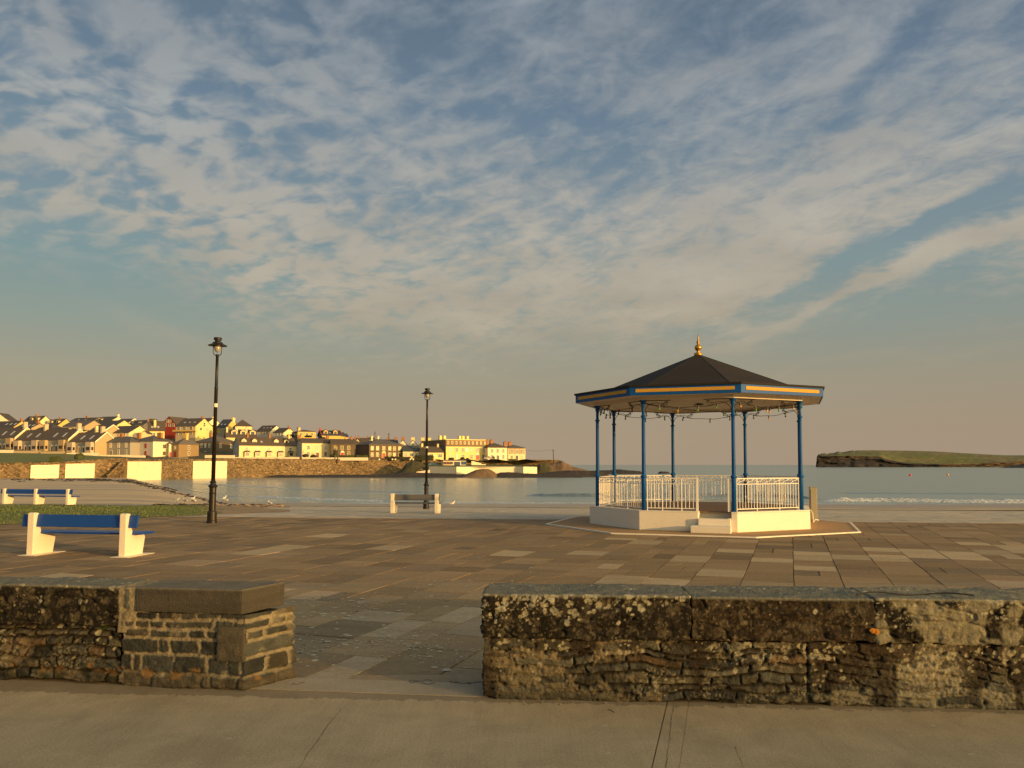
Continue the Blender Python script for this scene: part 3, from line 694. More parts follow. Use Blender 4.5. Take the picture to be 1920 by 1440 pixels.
# steps
mb=MB(); w_=(S1-S0)
def fr(s,t): q=S0+fdir*s-fin*t; return (q.x,q.y)
W=w_.length
mb.prism([fr(0.01,-NOTCH+.005),fr(W-.01,-NOTCH+.005),fr(W-.01,-.28),fr(0.01,-.28)],.0,.372)
mb.prism([fr(0.01,-.275),fr(W-.01,-.275),fr(W-.01,.12),fr(0.01,.12)],.0,.37)
mb.prism([fr(-.16,.125),fr(W+.02,.125),fr(W+.02,.52),fr(-.16,.50)],.0,.19)
mb.prism([fr(W-.09,.01),fr(W-.0,.01),fr(W-.0,.1),fr(W-.09,.1)],.0,.39)
mb.obj('steps',M_white,bs,bevel=.015)
# columns
CT=3.75
def column(k):
    c=oct(RC,k); M=Matrix.Translation((c.x,c.y,0)); mb=MB()
    mb.lathe([(.068,HF),(.066,HF+.93),(.066,HF+.94),(.088,HF+.96),(.092,HF+.985),(.088,HF+1.01),(.055,HF+1.03),(.052,HF+1.06),(.048,CT-.62),(.047,CT-.50),(.07,CT-.485),(.08,CT-.465),(.07,CT-.445),(.045,CT-.43),(.044,CT-.18),(.07,CT-.15),(.06,CT-.12),(.075,CT-.05),(.115,CT-.03),(.115,CT)],14,M=M)
    # flutes suggested by thin fillets
    for j in range(8):
        a=6.283*j/8; mb.tube([(c.x+math.cos(a)*.050,c.y+math.sin(a)*.050,HF+1.05),(c.x+math.cos(a)*.045,c.y+math.sin(a)*.045,CT-.5)],.006,5)
    o=mb.obj('column',M_blue,bs); 
    o.data.polygons.foreach_set('use_smooth',[len(p.vertices)==4 for p in o.data.polygons])
    # scroll brackets towards both neighbours
    mb=MB()
    for sgn in (1,-1):
        d=(oct(RC,(k+sgn)%8)-c).normalized()
        def q(s,z): return (c.x+d.x*s,c.y+d.y*s,z)
        mb.tube([q(.05+.34*(1-math.cos(t)),CT-.33+.25*math.sin(t)) for t in [i*math.pi/2/8 for i in range(9)]]+[q(.50,CT-.12),q(.60,CT-.20),q(.68,CT-.17)],.009,6)
        mb.tube([q(.70+.055*(1-.6*t/9)*math.cos(t)-.03,CT-.09+.055*(1-.6*t/9)*math.sin(t)) for t in [i*.7 for i in range(14)]],.010,6)
        mb.tube([q(.56+.05*(1-.6*t/9)*math.cos(-t+1),CT-.13+.05*(1-.6*t/9)*math.sin(-t+1)) for t in [i*.7 for i in range(12)]],.010,6)
        mb.tube([q(.05,CT-.015),q(.80,CT-.015)],.012,6)
    mb.obj('bracket',M_blk,bs)
for k in range(8): column(k)
# railings
def scroll(mb,A,d,s0,s1,z0,z1,r=.007):
    w=s1-s0; h=z1-z0; cz=(z0+z1)/2
    def q(s,z): return (A.x+d.x*s,A.y+d.y*s,z)
    for sg,cs in ((1,s0+w*.22),(-1,s1-w*.22)):
        pts=[]
        for i in range(13):
            t=i/12*3.9; rr=h*.46*(1-.17*t); pts.append(q(cs-sg*rr*math.cos(t)*.8,cz+sg*rr*math.sin(t)*sg))
        mb.tube(pts,r,5,cap=False)
    mb.tube([q(s0+w*.1,z0+h*.1),q(s0+w*.35,cz-h*.1),q(s0+w*.65,cz+h*.1),q(s1-w*.1,z1-h*.1)],r,5,cap=False)
def railing(k,t0,t1,lab=None,end0=False,end1=False):
    A,B=on(RC,k,t0),on(RC,k,t1); d=(B-A); Ls=d.length; d/=Ls; mb=MB()
    m0=.10 if not end0 else 0.0; m1=.10 if not end1 else 0
    q=lambda s,z:(A.x+d.x*s,A.y+d.y*s,z)
    zb,zm,zt=HF+.075,HF+.775,HF+.93
    for z,r in ((zb,.014),(zm,.012),(zt,.018)): mb.tube([q(m0,z),q(Ls-m1,z)],r,6)
    n=max(3,round((Ls-m0-m1)/.108)); 
    for i in range(n+1):
        s=m0+(Ls-m0-m1)*i/n; post=(i in (0,n)) or (n>12 and i in (round(n*.33),round(n*.66)))
        mb.tube([q(s,HF+.004 if post else zb),q(s,zt if post else zm)],.014 if post else .009,6)
        if i%7==3: mb.lathe([(.008,HF+.38),(.02,HF+.42),(.008,HF+.46)],6,M=Matrix.Translation((q(s,0)[0],q(s,0)[1],0)))
    ns=max(1,round((Ls-m0-m1)/.33))
    for i in range(ns):
        w=(Ls-m0-m1)/ns; scroll(mb,A,d,m0+w*i,m0+w*(i+1),zm+.01,zt-.012)
    if k in (3,):   # little leaf finials that show above the right hand rail
        for i in range(7):
            s=m0+(Ls-m0-m1)*(i+.5)/7; mb.tube([q(s-.05,zt),q(s-.02,zt+.07),q(s+.03,zt+.04),q(s+.05,zt+.10)],.008,5)
    return mb.obj('railing',M_iron,bs)
for k in range(8):
    if k==1: railing(1,0,fA,end1=True); railing(1,fB,1,end0=True)
    else: railing(k,0,1)
mb=MB()
c=on(RC,1,fA)
for t in (fA,fB):
    c=on(RC,1,t); mb=MB(); mb.box(-.03,.03,-.03,.03,HF,HF+.90,M=Matrix.Translation((c.x,c.y,0))@Matrix.Rotation(-A_,4,'Z')); mb.box(-.034,.034,-.034,.034,HF+.902,HF+.93,M=Matrix.Translation((c.x,c.y,0))@Matrix.Rotation(-A_,4,'Z')); mb.obj('gate_post',M_iron,bs,bevel=.004)
# roof: flat box eave + pyramid
RE=4.0; ZE=3.845; ZT=4.085
mb=MB()
for k in range(8):
    a,b=oct(RE,k),oct(RE,(k+1)%8); c,d=oct(RE-.05,(k+1)%8),oct(RE-.05,k)
    mb.prism([(q.x,q.y) for q in (a,b,c,d)],ZE,ZT)
mb.obj('fascia',M_blue,bs)
for k in range(8):
    n_=(oct(1,k)+oct(1,(k+1)%8)).normalized(); a,b=on(RE,k,.055),on(RE,k,.945); mb=MB()
    q=[a+n_*.001,b+n_*.001,b+n_*.012,a+n_*.012]; mb.prism([(p.x,p.y) for p in q],ZE+.088,ZT-.058); mb.obj('fascia_panel',M_gpan,bs)
mb=MB(); mb.prism([(oct(RE-.052,k).x,oct(RE-.052,k).y) for k in range(8)],ZE-.0,ZE+.03); mb.obj('soffit',M_soff,bs)
mb=MB()
for k in range(8):
    a,b=oct(RC+.09,k),oct(RC+.09,(k+1)%8); c,d=oct(RC-.09,(k+1)%8),oct(RC-.09,k)
    mb.prism([(q.x,q.y) for q in (a,b,c,d)],CT+.002,ZE-.001)
mb.obj('ring_beam',M_soff,bs)
mb=MB(); AP=5.40; RP=3.12
mb.prism([(oct(RE+.045,k).x,oct(RE+.045,k).y) for k in range(8)],ZT+.002,ZT+.055)
vs=[P3(oct(RP,k),ZT+.11) for k in range(8)]; lo=[P3(oct(RE+.03,k),ZT+.056) for k in range(8)]
tp=[P3(oct(.12,k),AP) for k in range(8)]
mb.add(lo+vs+tp,[(i,(i+1)%8,8+(i+1)%8,8+i) for i in range(8)]+[(8+i,8+(i+1)%8,16+(i+1)%8,16+i) for i in range(8)]+[tuple(16+i for i in range(8))])
for k in range(8): mb.tube([P3(oct(RP,k),ZT+.115),P3(oct(.12,k),AP+.0)],.006,5)
mb.obj('roof',M_roof,bs)
mb=MB(); mb.prism([(oct(.135,k).x,oct(.135,k).y) for k in range(8)],AP-.01,AP+.085)
mb.lathe([(.08,AP+.086),(.05,AP+.12),(.045,AP+.16),(.09,AP+.19),(.115,AP+.235),(.118,AP+.26),(.105,AP+.31),(.07,AP+.345),(.035,AP+.37),(.035,AP+.40),(.055,AP+.42),(.055,AP+.44),(.035,AP+.47),(.022,AP+.60),(.006,AP+.70)],16)
o=mb.obj('finial',M_gold,bs,smooth=True); 
mb=MB(); mb.lathe([(.16,ZE-.055),(.16,ZE-.03),(.07,ZE-.02),(.07,ZE-.002)],12); mb.obj('ceiling_fitting',M_blk,bs)
for d_ in (0,1):
    pass
# apron with white kerb
RA=4.98
M_apr=mat('apron_concrete',(.36,.21,.09),.85,var=.14,vs=1.2,bump=.003,bs=60,fine=25)
mb=MB(); mb.prism([(BC.x+oct(RA-.07,k).x,BC.y+oct(RA-.07,k).y) for k in range(8)],-.02,.016); tag(mb.obj('apron',M_apr),kind='structure')
mb=MB()
for k in range(8):
    if k in (5,6): continue
    a,b=oct(RA,k)+BC,oct(RA,(k+1)%8)+BC; c,d=oct(RA-.075,(k+1)%8)+BC,oct(RA-.075,k)+BC
    mb.prism([(q.x,q.y) for q in (a,b,c,d)],-.02,.032)
tag(mb.obj('kerb',M_white,bevel=.008),kind='structure')
# festoon lights
sl_=empty('string_lights',(BC.x,BC.y,0),0,'festoon of small coloured bulbs strung between the bandstand columns','string lights')
M_bulb={'y':mat('amber_bulb',(.75,.38,.03),.25),'g':mat('green_bulb',(.12,.40,.03),.25),'d':mat('dull_bulb',(.05,.04,.03),.3)}
mb=MB(); rnd=random.Random(4)
def span(k0,k1,sag,nb,cols,zoff=0.0,r0=None):
    a,b=oct(RC-.02,k0),oct(RC-.02,k1); pts=[]
    for i in range(17):
        t=i/16; p=a.lerp(b,t); pts.append((p.x,p.y,CT-.04+zoff-sag*4*t*(1-t)-.01*math.sin(t*19)))
    mb.tube(pts,.009,5,cap=False)
    for j in range(nb):
        t=(j+.6+rnd.uniform(-.15,.15))/(nb+.2); p=a.lerp(b,t); z=CT-.04+zoff-sag*4*t*(1-t)
        tx=rnd.uniform(-.035,.035); c_=cols[j%len(cols)]
        s=MB(); s.tube([(p.x,p.y,z+.02),(p.x+tx,p.y,z-.07)],[.022,.022],8); o1=s.obj('socket',M_blk,sl_)
        s=MB(); s.lathe([(.012,z-.075),(.026,z-.09),(.03,z-.108),(.022,z-.128),(.006,z-.138)],8,M=Matrix.Translation((p.x+tx*1.15,p.y,0)))
        s.obj('bulb',M_bulb[c_],sl_)
span(0,1,.15,3,'d'); span(1,2,.17,4,['g','y','g','g']); span(2,3,.16,5,['y','g','y','g','y']); span(1,3,.22,3,['y','g','y'],-.03)
span(3,4,.14,3,['y','g','y']); span(4,5,.16,3,['d','y','d']); span(5,6,.18,3,'d'); span(6,7,.16,3,'d'); span(7,0,.14,3,'d'); span(0,3,.2,2,['y','g'],-.02)
mb.obj('cable',M_blk,sl_)
# electricity cabinet and its cable
cp=PZ(1526,979,.0); 
cb=empty('electric_cabinet',(cp.x,cp.y,.0),-A_+.15,'tall narrow grey metal cabinet standing right behind the bandstand','cabinet')
M_cab=mat('cabinet_grey',(.30,.27,.20),.6,var=.12,vs=3)
mb=MB(); mb.box(-.12,.10,-.10,.12,.0,1.14); mb.box(-.13,.11,-.11,.13,1.142,1.165); mb.obj('body',M_cab,cb,bevel=.008)
mb=MB(); mb.box(-.10,.08,-.118,-.102,.06,1.08); mb.obj('door',M_cab,cb,bevel=.004)
mb=MB(); mb.box(.102,.112,-.05,.05,.95,1.05); mb.obj('hinge',M_blk,cb); mb=MB(); mb.box(.102,.112,-.05,.05,.1,.15); mb.obj('hinge',M_blk,cb)
r3=oct(RB,3)+BC
mb=MB(); mb.tube([(r3.x-.15,r3.y+.1,.575),(r3.x+.02,r3.y+.0,.57),(r3.x+.07,r3.y,.48),(r3.x+.085,r3.y,.22),(cp.x-.03,cp.y-.19,.10),(cp.x+.10,cp.y-.17,.075)],.018,8)
tag(mb.obj('power_cable',mat('white_cable',(.7,.62,.48),.6),smooth=True),'white cable looping from the bandstand plinth to the grey cabinet','cable')
# ================================================================== street lamps
M_lamp=mat('lamp_black',(.014,.010,.008),.42,var=.1,spec=.4)
M_glass=mat('lamp_glass',(.35,.33,.28),.12,spec=.9)
def lamp(loc,h,label,lean=0):
    r=empty('street_lamp',loc,0,label,'street lamp','black street lamps on the promenade'); s=h/6.08; m=Matrix.Scale(s,4)
    mb=MB(); mb.lathe([(.165,0),(.165,.07),(.15,.09),(.15,.34),(.14,.38),(.108,.40),(.108,.95),(.12,.97),(.108,.99),(.108,1.15),(.14,1.17),(.15,1.20),(.14,1.22),(.10,1.25),(.08,1.30),(.105,1.33),(.08,1.36),(.068,1.38)],18,M=m)
    mb.obj('base',M_lamp,r,smooth=False,bevel=0).data.polygons.foreach_set('use_smooth',[True]*0 or [False]*len(mb.f))
    mb=MB(); mb.lathe([(.066,1.38),(.055,4.4),(.060,4.41),(.060,4.44),(.050,4.45),(.046,5.46),(.07,5.48),(.045,5.52)],14,M=m); mb.obj('pole',M_lamp,r,smooth=True)
    mb=MB()
    for a in (.3,.3+math.pi):
        pts=[(0,0,5.49),(.09,0,5.50),(.125,0,5.56),(.13,0,5.66),(.13,0,5.84)]
        pts=[(math.cos(a)*p[0]*s,math.sin(a)*p[0]*s,p[2]*s) for p in pts]; mb.tube(pts,.014*s,6)
    mb.obj('bracket',M_lamp,r)
    mb=MB(); mb.lathe([(.30,5.80),(.305,5.815),(.17,5.875),(.165,5.90),(.13,5.93),(.09,5.945),(.085,5.98),(.125,5.995),(.13,6.05),(.12,6.075),(.05,6.085)],20,M=m); mb.obj('hood',M_lamp,r,smooth=False)
    mb=MB(); mb.lathe([(.115,5.80),(.11,5.72),(.085,5.64),(.045,5.595),(.01,5.585)],14,M=m); mb.obj('glass_bowl',M_glass,r,smooth=True)
    return r
q=PZ(397,980.5,0)
l1=lamp((q.x,q.y,0),6.08,'nearer taller-looking black lamp post on the left, by the grass edge')
l1.rotation_euler=(0,rad(.9),0)
mb=MB(); mb.lathe([(.066,3.78),(.066,3.90)],14); mb.obj('sticker',mat('paper',(.7,.65,.5),.7),l1)
l2p=PD(799,953.9,40.2); l2=lamp((l2p.x,l2p.y,l2p.z),6.08,'farther black lamp post standing behind the grey-backed bench'); l2.rotation_euler=(0,rad(.3),0)
mb=MB(); mb.lathe([(.068,3.05),(.068,3.13)],14); mb.obj('sticker',mat('paper'),l2)
# ================================================================== benches
M_conc=mat('painted_concrete',(.76,.66,.50),.65,var=.12,vs=5,bump=.005,bs=25,fine=30,fa=.15)
M_bblue=mat('bench_blue',(.006,.05,.25),.42,var=.1,vs=4)
M_bblue2=mat('bench_seat_top',(.10,.16,.36),.35,var=.1,vs=4)
M_grey=mat('bench_grey',(.10,.095,.09),.6,var=.15,vs=4,streak=(.2,3,3))
def bench(a,b,label,bm,n=2,h=.86,over=.22,patches=False,face=1):
    """a,b: world feet of the first and last concrete support; the seat looks to the left of a->b reversed (towards the sea)"""
    a=Vector((a.x,a.y,a.z)); b=Vector((b.x,b.y,b.z)); d=(b-a); Lg=d.xy.length; ang=math.atan2(d.y,d.x)
    r=empty('bench',(a.x,a.y,a.z),ang,label,'bench')
    # support profile in (y,z): back at y=0 leaning, seat shelf towards +y (sea side)
    k=h/.86
    prof=[(-.02,0),(.0,.84),(.04,.86),(.13,.85),(.21,.47),(.26,.42),(.60,.40),(.63,.36),(.55,0)]
    prof=[(p[0]*k*face,p[1]*k) for p in prof]
    for i in range(n):
        x=Lg*i/(n-1); mb=MB(); t=.075
        vs=[(x-t,p[0],p[1]) for p in prof]+[(x+t,p[0],p[1]) for p in prof]; m=len(prof)
        mb.add(vs,[tuple(range(m)),tuple(range(2*m-1,m-1,-1))]+[(j,(j+1)%m,m+(j+1)%m,m+j) for j in range(m)])
        o=mb.obj('support',M_conc,r,bevel=.012)
        if patches:
            mp=MB(); mp.box(x-.16,x+.24,min(-.15*face,.75*face),max(-.15*face,.75*face),0.004,.012); mp.obj('paint_patch',M_conc,r)
    f=face
    mb=MB(); M=Matrix.Translation((0,.10*k*f,.70*k))@Matrix.Rotation(rad(-11*f),4,'X')
    mb.box(-over,Lg+over,-.02,.02,-.13*k,.12*k,M=M); mb.obj('backrest',bm,r,bevel=.008)
    mb=MB(); M=Matrix.Translation((0,.42*k*f,.445*k)); mb.box(-over*.9,Lg+over,-.235*k,.235*k,-.022,.022,M=M); mb.obj('seat',bm,r,bevel=.008)
    return r
p0=PZ(70,1040,0); p1=PZ(237,1043,0)
bench(PZ(56,1041,0),PZ(229,1044.5,0),'near bench with royal blue boards on white concrete supports, close to the left wall',M_bblue,2,.89,.27,True)
bench(PD(6,945,43.2),PD(125,946.5,42.2),'longer blue bench with three white supports on the grass at the left edge',M_bblue,3,.84,.26)
bench(PD(735,963.5,33.9),PD(818,964,33.7),'bench with weathered grey boards and white supports in front of the far lamp post',M_grey,2,.86,.12)
# ================================================================== shore, sea, hills
SEA=-3.0
M_sea=bpy.data.materials.new('sea_water'); M_sea.use_nodes=True; g=G(M_sea.node_tree); b=M_sea.node_tree.nodes['Principled BSDF']
tco=g.node('ShaderNodeTexCoord').outputs['Object']
b.inputs['Base Color'].default_value=(.22,.285,.26,1); b.inputs['Specular IOR Level'].default_value=.30; b.inputs['Roughness'].default_value=.20; b.inputs['IOR'].default_value=1.33
mp=g.node('ShaderNodeMapping'); g.l.new(tco,mp.inputs[0]); mp.inputs['Scale'].default_value=(.35,1.0,1)
n1=g.noise(mp.outputs[0],.9,5,.6,.3); mp2=g.node('ShaderNodeMapping'); g.l.new(tco,mp2.inputs[0]); mp2.inputs['Scale'].default_value=(.05,.22,1)
n2=g.noise(mp2.outputs[0],.6,3,.5)
hh=g.m('ADD',g.m('MULTIPLY',n1,.10),g.m('MULTIPLY',n2,.5))
bn=g.node('ShaderNodeBump'); bn.inputs['Distance'].default_value=.8; bn.inputs['Strength'].default_value=.6; g.l.new(hh,bn.inputs['Height']); g.l.new(bn.outputs[0],b.inputs['Normal'])
n=40; mb=MB()
mb.add([(-4000,40,SEA),(14000,40,SEA),(14000,14000,SEA),(-4000,14000,SEA)],[(0,1,2,3)])
tag(mb.obj('sea',M_sea),kind='structure')
# sand: column-wise heightfield with the shoreline taken from bearings
shore=[(-400,300),(235,300),(262,235),(300,182),(345,140),(400,113),(460,104),(700,101),(1000,100),(1500,100),(2600,99)]
def Dshore(px):
    for (a,da),(b_,db) in zip(shore,shore[1:]):
        if px<=b_: t=(px-a)/(b_-a); return da+(db-da)*t
    return 99
npx=150;nd=90
pxs=np.linspace(-500,2600,npx); V=[]
for px in pxs:
    Ds=Dshore(px)
    for j in range(nd):
        D=43+ (j/(nd-1))**1.6*(Ds+30-43)
        x=(px-960)/F*D
        t=Ds-D
        z=SEA+ (1.35*(1-math.exp(-t/45)) if t>0 else t*.03)
        z+= (.05*math.sin(x*.35+D*.2)+.03*math.sin(x*.9-D*.5))*(t>1)*min(1,max(0,t/20))*.4
        z=max(z, -.55+ -1.6*min(1,(D-43)/6.0)) if D<49 else z
        V.append((x,D,z))
M_sand=bpy.data.materials.new('sand'); M_sand.use_nodes=True; g=G(M_sand.node_tree); b=M_sand.node_tree.nodes['Principled BSDF']
ge=g.node('ShaderNodeNewGeometry').outputs['Position']; sp=g.node('ShaderNodeSeparateXYZ'); g.l.new(ge,sp.inputs[0])
wet=g.m('DIVIDE',g.m('SUBTRACT',SEA+.62,g.m('ADD',sp.outputs[2],g.m('MULTIPLY_ADD',g.noise(ge,.10,4,.6),.5,-.25))),.30,clamp=True)
mpx=g.node('ShaderNodeMapping'); g.l.new(ge,mpx.inputs[0]); mpx.inputs['Scale'].default_value=(.10,.6,1)
sn=g.noise(mpx.outputs[0],1.0,5,.6)
dry=g.mix(sn,(.44,.32,.18,1),(.74,.54,.32,1)); wtc=g.mix(sn,(.26,.185,.11,1),(.42,.31,.19,1))
wet=g.m('MAXIMUM',wet,g.ramp(g.noise(mpx.outputs[0],.35,3,.5),[(.50,0.0),(.60,.8)]))
wd=g.m('GREATER_THAN',g.m('MULTIPLY_ADD',g.noise(mpx.outputs[0],2.6,5,.7),1.0,0.0),.66)
c_=g.mix(wet,dry,wtc); c_=g.mix(g.m('MULTIPLY',wd,.7),c_,(.035,.028,.018,1)); g.l.new(c_,b.inputs['Base Color'])
g.l.new(g.m('MULTIPLY_ADD',wet,-.50,.85),b.inputs['Roughness']); b.inputs['Specular IOR Level'].default_value=.3
bn=g.node('ShaderNodeBump'); bn.inputs['Distance'].default_value=.03; g.l.new(g.noise(ge,3,4,.6),bn.inputs['Height']); bn.inputs['Strength'].default_value=.4; g.l.new(bn.outputs[0],b.inputs['Normal'])
tag(npobj('beach',V,gridfaces(npx,nd),M_sand),kind='structure')
# breakers
M_foam=bpy.data.materials.new('foam'); M_foam.use_nodes=True; g=G(M_foam.node_tree); b=M_foam.node_tree.nodes['Principled BSDF']
ge=g.node('ShaderNodeNewGeometry').outputs['Position']
mpf=g.node('ShaderNodeMapping'); g.l.new(ge,mpf.inputs[0]); mpf.inputs['Scale'].default_value=(.5,1.5,2)
fn=g.m('GREATER_THAN',g.noise(mpf.outputs[0],5.0,6,.75),.47)
at=g.node('ShaderNodeAttribute',attribute_name='Col').outputs['Color']
fm=g.m('MULTIPLY',fn,at); 
g.l.new(g.mix(fm,(.045,.085,.085,1),(.80,.78,.74,1)),b.inputs['Base Color']); g.l.new(g.m('MULTIPLY_ADD',fm,.6,.12),b.inputs['Roughness'])
def wave(pts,hgt,wid,foam,name='wave',seed=0):
    """a low ridge of water along pixel points lying on the sea; foam 0..1 along it"""
    rs=np.random.RandomState(seed); W=[PZ(px,py,SEA) for px,py in pts]; V=[];Cc=[]; m=9; cnt=0
    for i in range(len(W)-1):
        a,b_=W[i],W[i+1]; L=(b_-a).length; k=max(2,int(L/.35))
        for j in range(k+(i==len(W)-2)):
            t=j/k; p=a.lerp(b_,t); fr=(i+t)/(len(W)-1); f=foam(fr); env=min(1,fr*12,(1-fr)*12)
            hh=hgt*env*(.45+1.1*fbm(np.array([[p.x*.9,p.y*.1,seed]]),1,4)[0]); q=(fbm(np.array([[p.x*.12,seed,3.]]),1,2)[0]-.5)*2.5
            for r in range(m):
                u_=r/(m-1); z=math.sin(math.pi*min(1,u_*1.0))**1.5*hh*(1.0); yy=(u_-.35)*wid+q
                V.append((p.x,p.y+yy,SEA+.006+z*(1+.25*rs.rand()*f))); Cc.append([f*(1 if u_<.62 else .15)]*3)
            cnt+=1
    o=npobj(name,V,gridfaces(cnt,m)[:,::-1],M_foam,np.array(Cc)); return tag(o,kind='structure')
wave([(1535,939.5),(1640,940),(1760,941.5),(1950,944),(2200,945)],.36,2.6,lambda t:.8,seed=1)
wave([(980,930),(1080,930.5),(1200,930),(1330,930),(1450,931),(1545,936)],.40,3.2,lambda t:.15 if t<.25 else .33,seed=2)
wave([(560,945),(700,945),(900,943),(1110,944),(1300,945),(1535,945.5),(1920,949),(2100,949)],.10,3.5,lambda t:.62,seed=3)
wave([(470,932),(520,934),(600,937),(690,940),(760,941.5)],.16,2.2,lambda t:.75 if t<.85 else .4,seed=4)
wave([(350,906),(420,910),(500,914),(560,917),(620,920),(740,923),(860,925)],.12,2.4,lambda t:.7 if t<.45 else .12,seed=5)
wave([(240,905.5),(300,911),(340,915),(372,922),(400,929),(470,933)],.04,1.6,lambda t:.25,seed=6)
wave([(1560,925),(1750,926),(1990,927)],.12,4,lambda t:.0,seed=7)
wave([(1530,950.5),(1700,951),(1990,952)],.05,2.0,lambda t:.3,seed=8)
# seaweed and stones on the sand, rocks under the grass bank
def blobmesh(mb,x,y,z,rx,ry,rz,rnd,col=(1,1,1)):
    n=7; vs=[];fs=[]
    for i,(rr,zz) in enumerate(((1,0),(.95,.4),(.6,.85))):
        for k in range(n):
            a=6.283*k/n+i*.3; q=rnd.uniform(.75,1.15); vs.append((x+math.cos(a)*rx*rr*q,y+math.sin(a)*ry*rr*q,z+rz*zz*rnd.uniform(.85,1.1)))
    vs.append((x,y,z+rz))
    for i in range(2):
        for k in range(n): fs.append((i*n+k,i*n+(k+1)%n,(i+1)*n+(k+1)%n,(i+1)*n+k))
    fs+= [(2*n+k,2*n+(k+1)%n,3*n) for k in range(n)]
    mb.add(vs,fs,0,col)
def sandz(px,D):
    t=Dshore(px)-D; return SEA+(1.35*(1-math.exp(-t/45)) if t>0 else t*.03)
rnd=random.Random(3); mb=MB()
for i in range(520):
    t=rnd.random(); 
    a,b_=[((0,905),(180,905)),((90,907),(250,907)),((180,904),(330,918)),((230,908),(420,946))][rnd.randrange(4)]
    px=a[0]+(b_[0]-a[0])*t+rnd.gauss(0,6); py=a[1]+(b_[1]-a[1])*t+rnd.gauss(0,1.9)
    p=PZ(px,py,-2.55); z=sandz(px,p.y); r=rnd.uniform(.08,.36)*p.y/200
    blobmesh(mb,p.x,p.y,z-.02,r*rnd.uniform(1,3),r,.12,rnd,(.028,.022,.014))
tag(mb.obj('seaweed',mat('weed_dark',attr=True,rough=.7,var=.3,vs=2),attr=True),'dark seaweed and pebbles strewn across the wet sand','seaweed',kind='stuff')
mb=MB()
for i in range(900):
    px=rnd.uniform(290,530); py=rnd.gauss(948,2.6)+(px-400)*.012; D=rnd.uniform(43.5,47)
    p=PD(px,py,D); r=rnd.uniform(.05,.16)
    k=rnd.uniform(.5,1.3); dark=rnd.random()<(.75 if px<385 else .25)
    c=(.035*k,.026*k,.018*k) if dark else (.30*k,.20*k,.115*k)
    blobmesh(mb,p.x,p.y,min(p.z,-.42)-r*.5-.04,r*1.5,r,r*1.1,rnd,c)
tag(mb.obj('shingle',mat('shingle',attr=True,rough=.85,var=.3,vs=6),attr=True),'dark stones and shingle bank beyond the grass edge','shingle',kind='stuff')
# bank under the grass and shingle
def edge_y(px):   # pixel row of the inner (near) boundary of the grass
    pts=[(-300,1000),(0,984),(90,981),(180,976),(230,969.5),(290,965),(330,964),(385,961),(400,958.5),(430,956.5),(480,952),(540,949)]
    for (a,ya),(b_,yb) in zip(pts,pts[1:]):
        if px<=b_: t=(px-a)/(b_-a); return ya+(yb-ya)*t
    return 949
V=[];Cg=[];npg=130;ndg=46
for i in range(npg):
    px=-300+i*(545+300)/(npg-1); p0=PZ(px,edge_y(px),0); 
    p0.y=p0.y if dist_edge(p0.x,p0.y)<0 else p0.y*.955
    for j in range(ndg):
        t=j/(ndg-1); D0=max(p0.y,20); D=D0+(46.5-D0)*t; x=(px-960)/F*D
        z=gz(x,D)+.012+.05*min(1,t*8)*(1 if px<380 else .4)+(.09*math.sin(px*.02)+.06*math.sin(D*.8+px*.03))*t*(1-t)*1.2
        if D>44.2: z-=(D-44.2)*.45
        V.append((x,D,z))
        sandy=sstep(375,420,px+18*math.sin(D*1.3)+10*math.sin(px*.3))*1.0
        e=(1-sstep(.0,.07,t))*.6*(.5+.5*math.sin(px*.21+3*math.sin(px*.07)))
        s_=min(1,sandy+e)
        Cg.append(np.array([.10,.125,.022])*(1-s_)+np.array([.30,.20,.11])*s_)
M_turf=mat('turf',attr=True,rough=.95,var=.30,vs=.9,bump=.05,bs=9,fine=9)
tag(npobj('grass_bank',V,gridfaces(npg,ndg)[:,::-1],M_turf,np.array(Cg)),kind='structure')
mb=MB(); rnd=random.Random(17); Va=np.array(V)
for k in range(15000):
    i=rnd.randrange(npg-1); j=int(rnd.random()**1.2*(ndg-3)); px=-300+i*845/(npg-1)
    if px>400 or (px<-60): continue
    a=Va[i*ndg+j]; b_=Va[(i+1)*ndg+j+1]; t=rnd.random(); s=rnd.random(); x=a[0]+(b_[0]-a[0])*s; y=a[1]+(b_[1]-a[1])*t; z=a[2]+(b_[2]-a[2])*t
    hh=rnd.uniform(.02,.055)*(1.0 if px<330 else .7); w_=rnd.uniform(.008,.02); lx=rnd.uniform(-.04,.04); dx=rnd.uniform(-1,1)
    k_=rnd.uniform(.85,1.25); c=(.12*k_,.145*k_,.024*k_) if rnd.random()<.95 else (.20,.16,.06)
    mb.add([(x-w_,y-w_*dx,z-.01),(x+w_,y+w_*dx,z-.01),(x+lx,y,z+hh)],[(0,1,2)],0,c)
tag(mb.obj('grass',mat('blades',attr=True,rough=.8,var=.2,vs=1),attr=True),'short green seaside grass between the plaza and the beach','grass',kind='stuff')
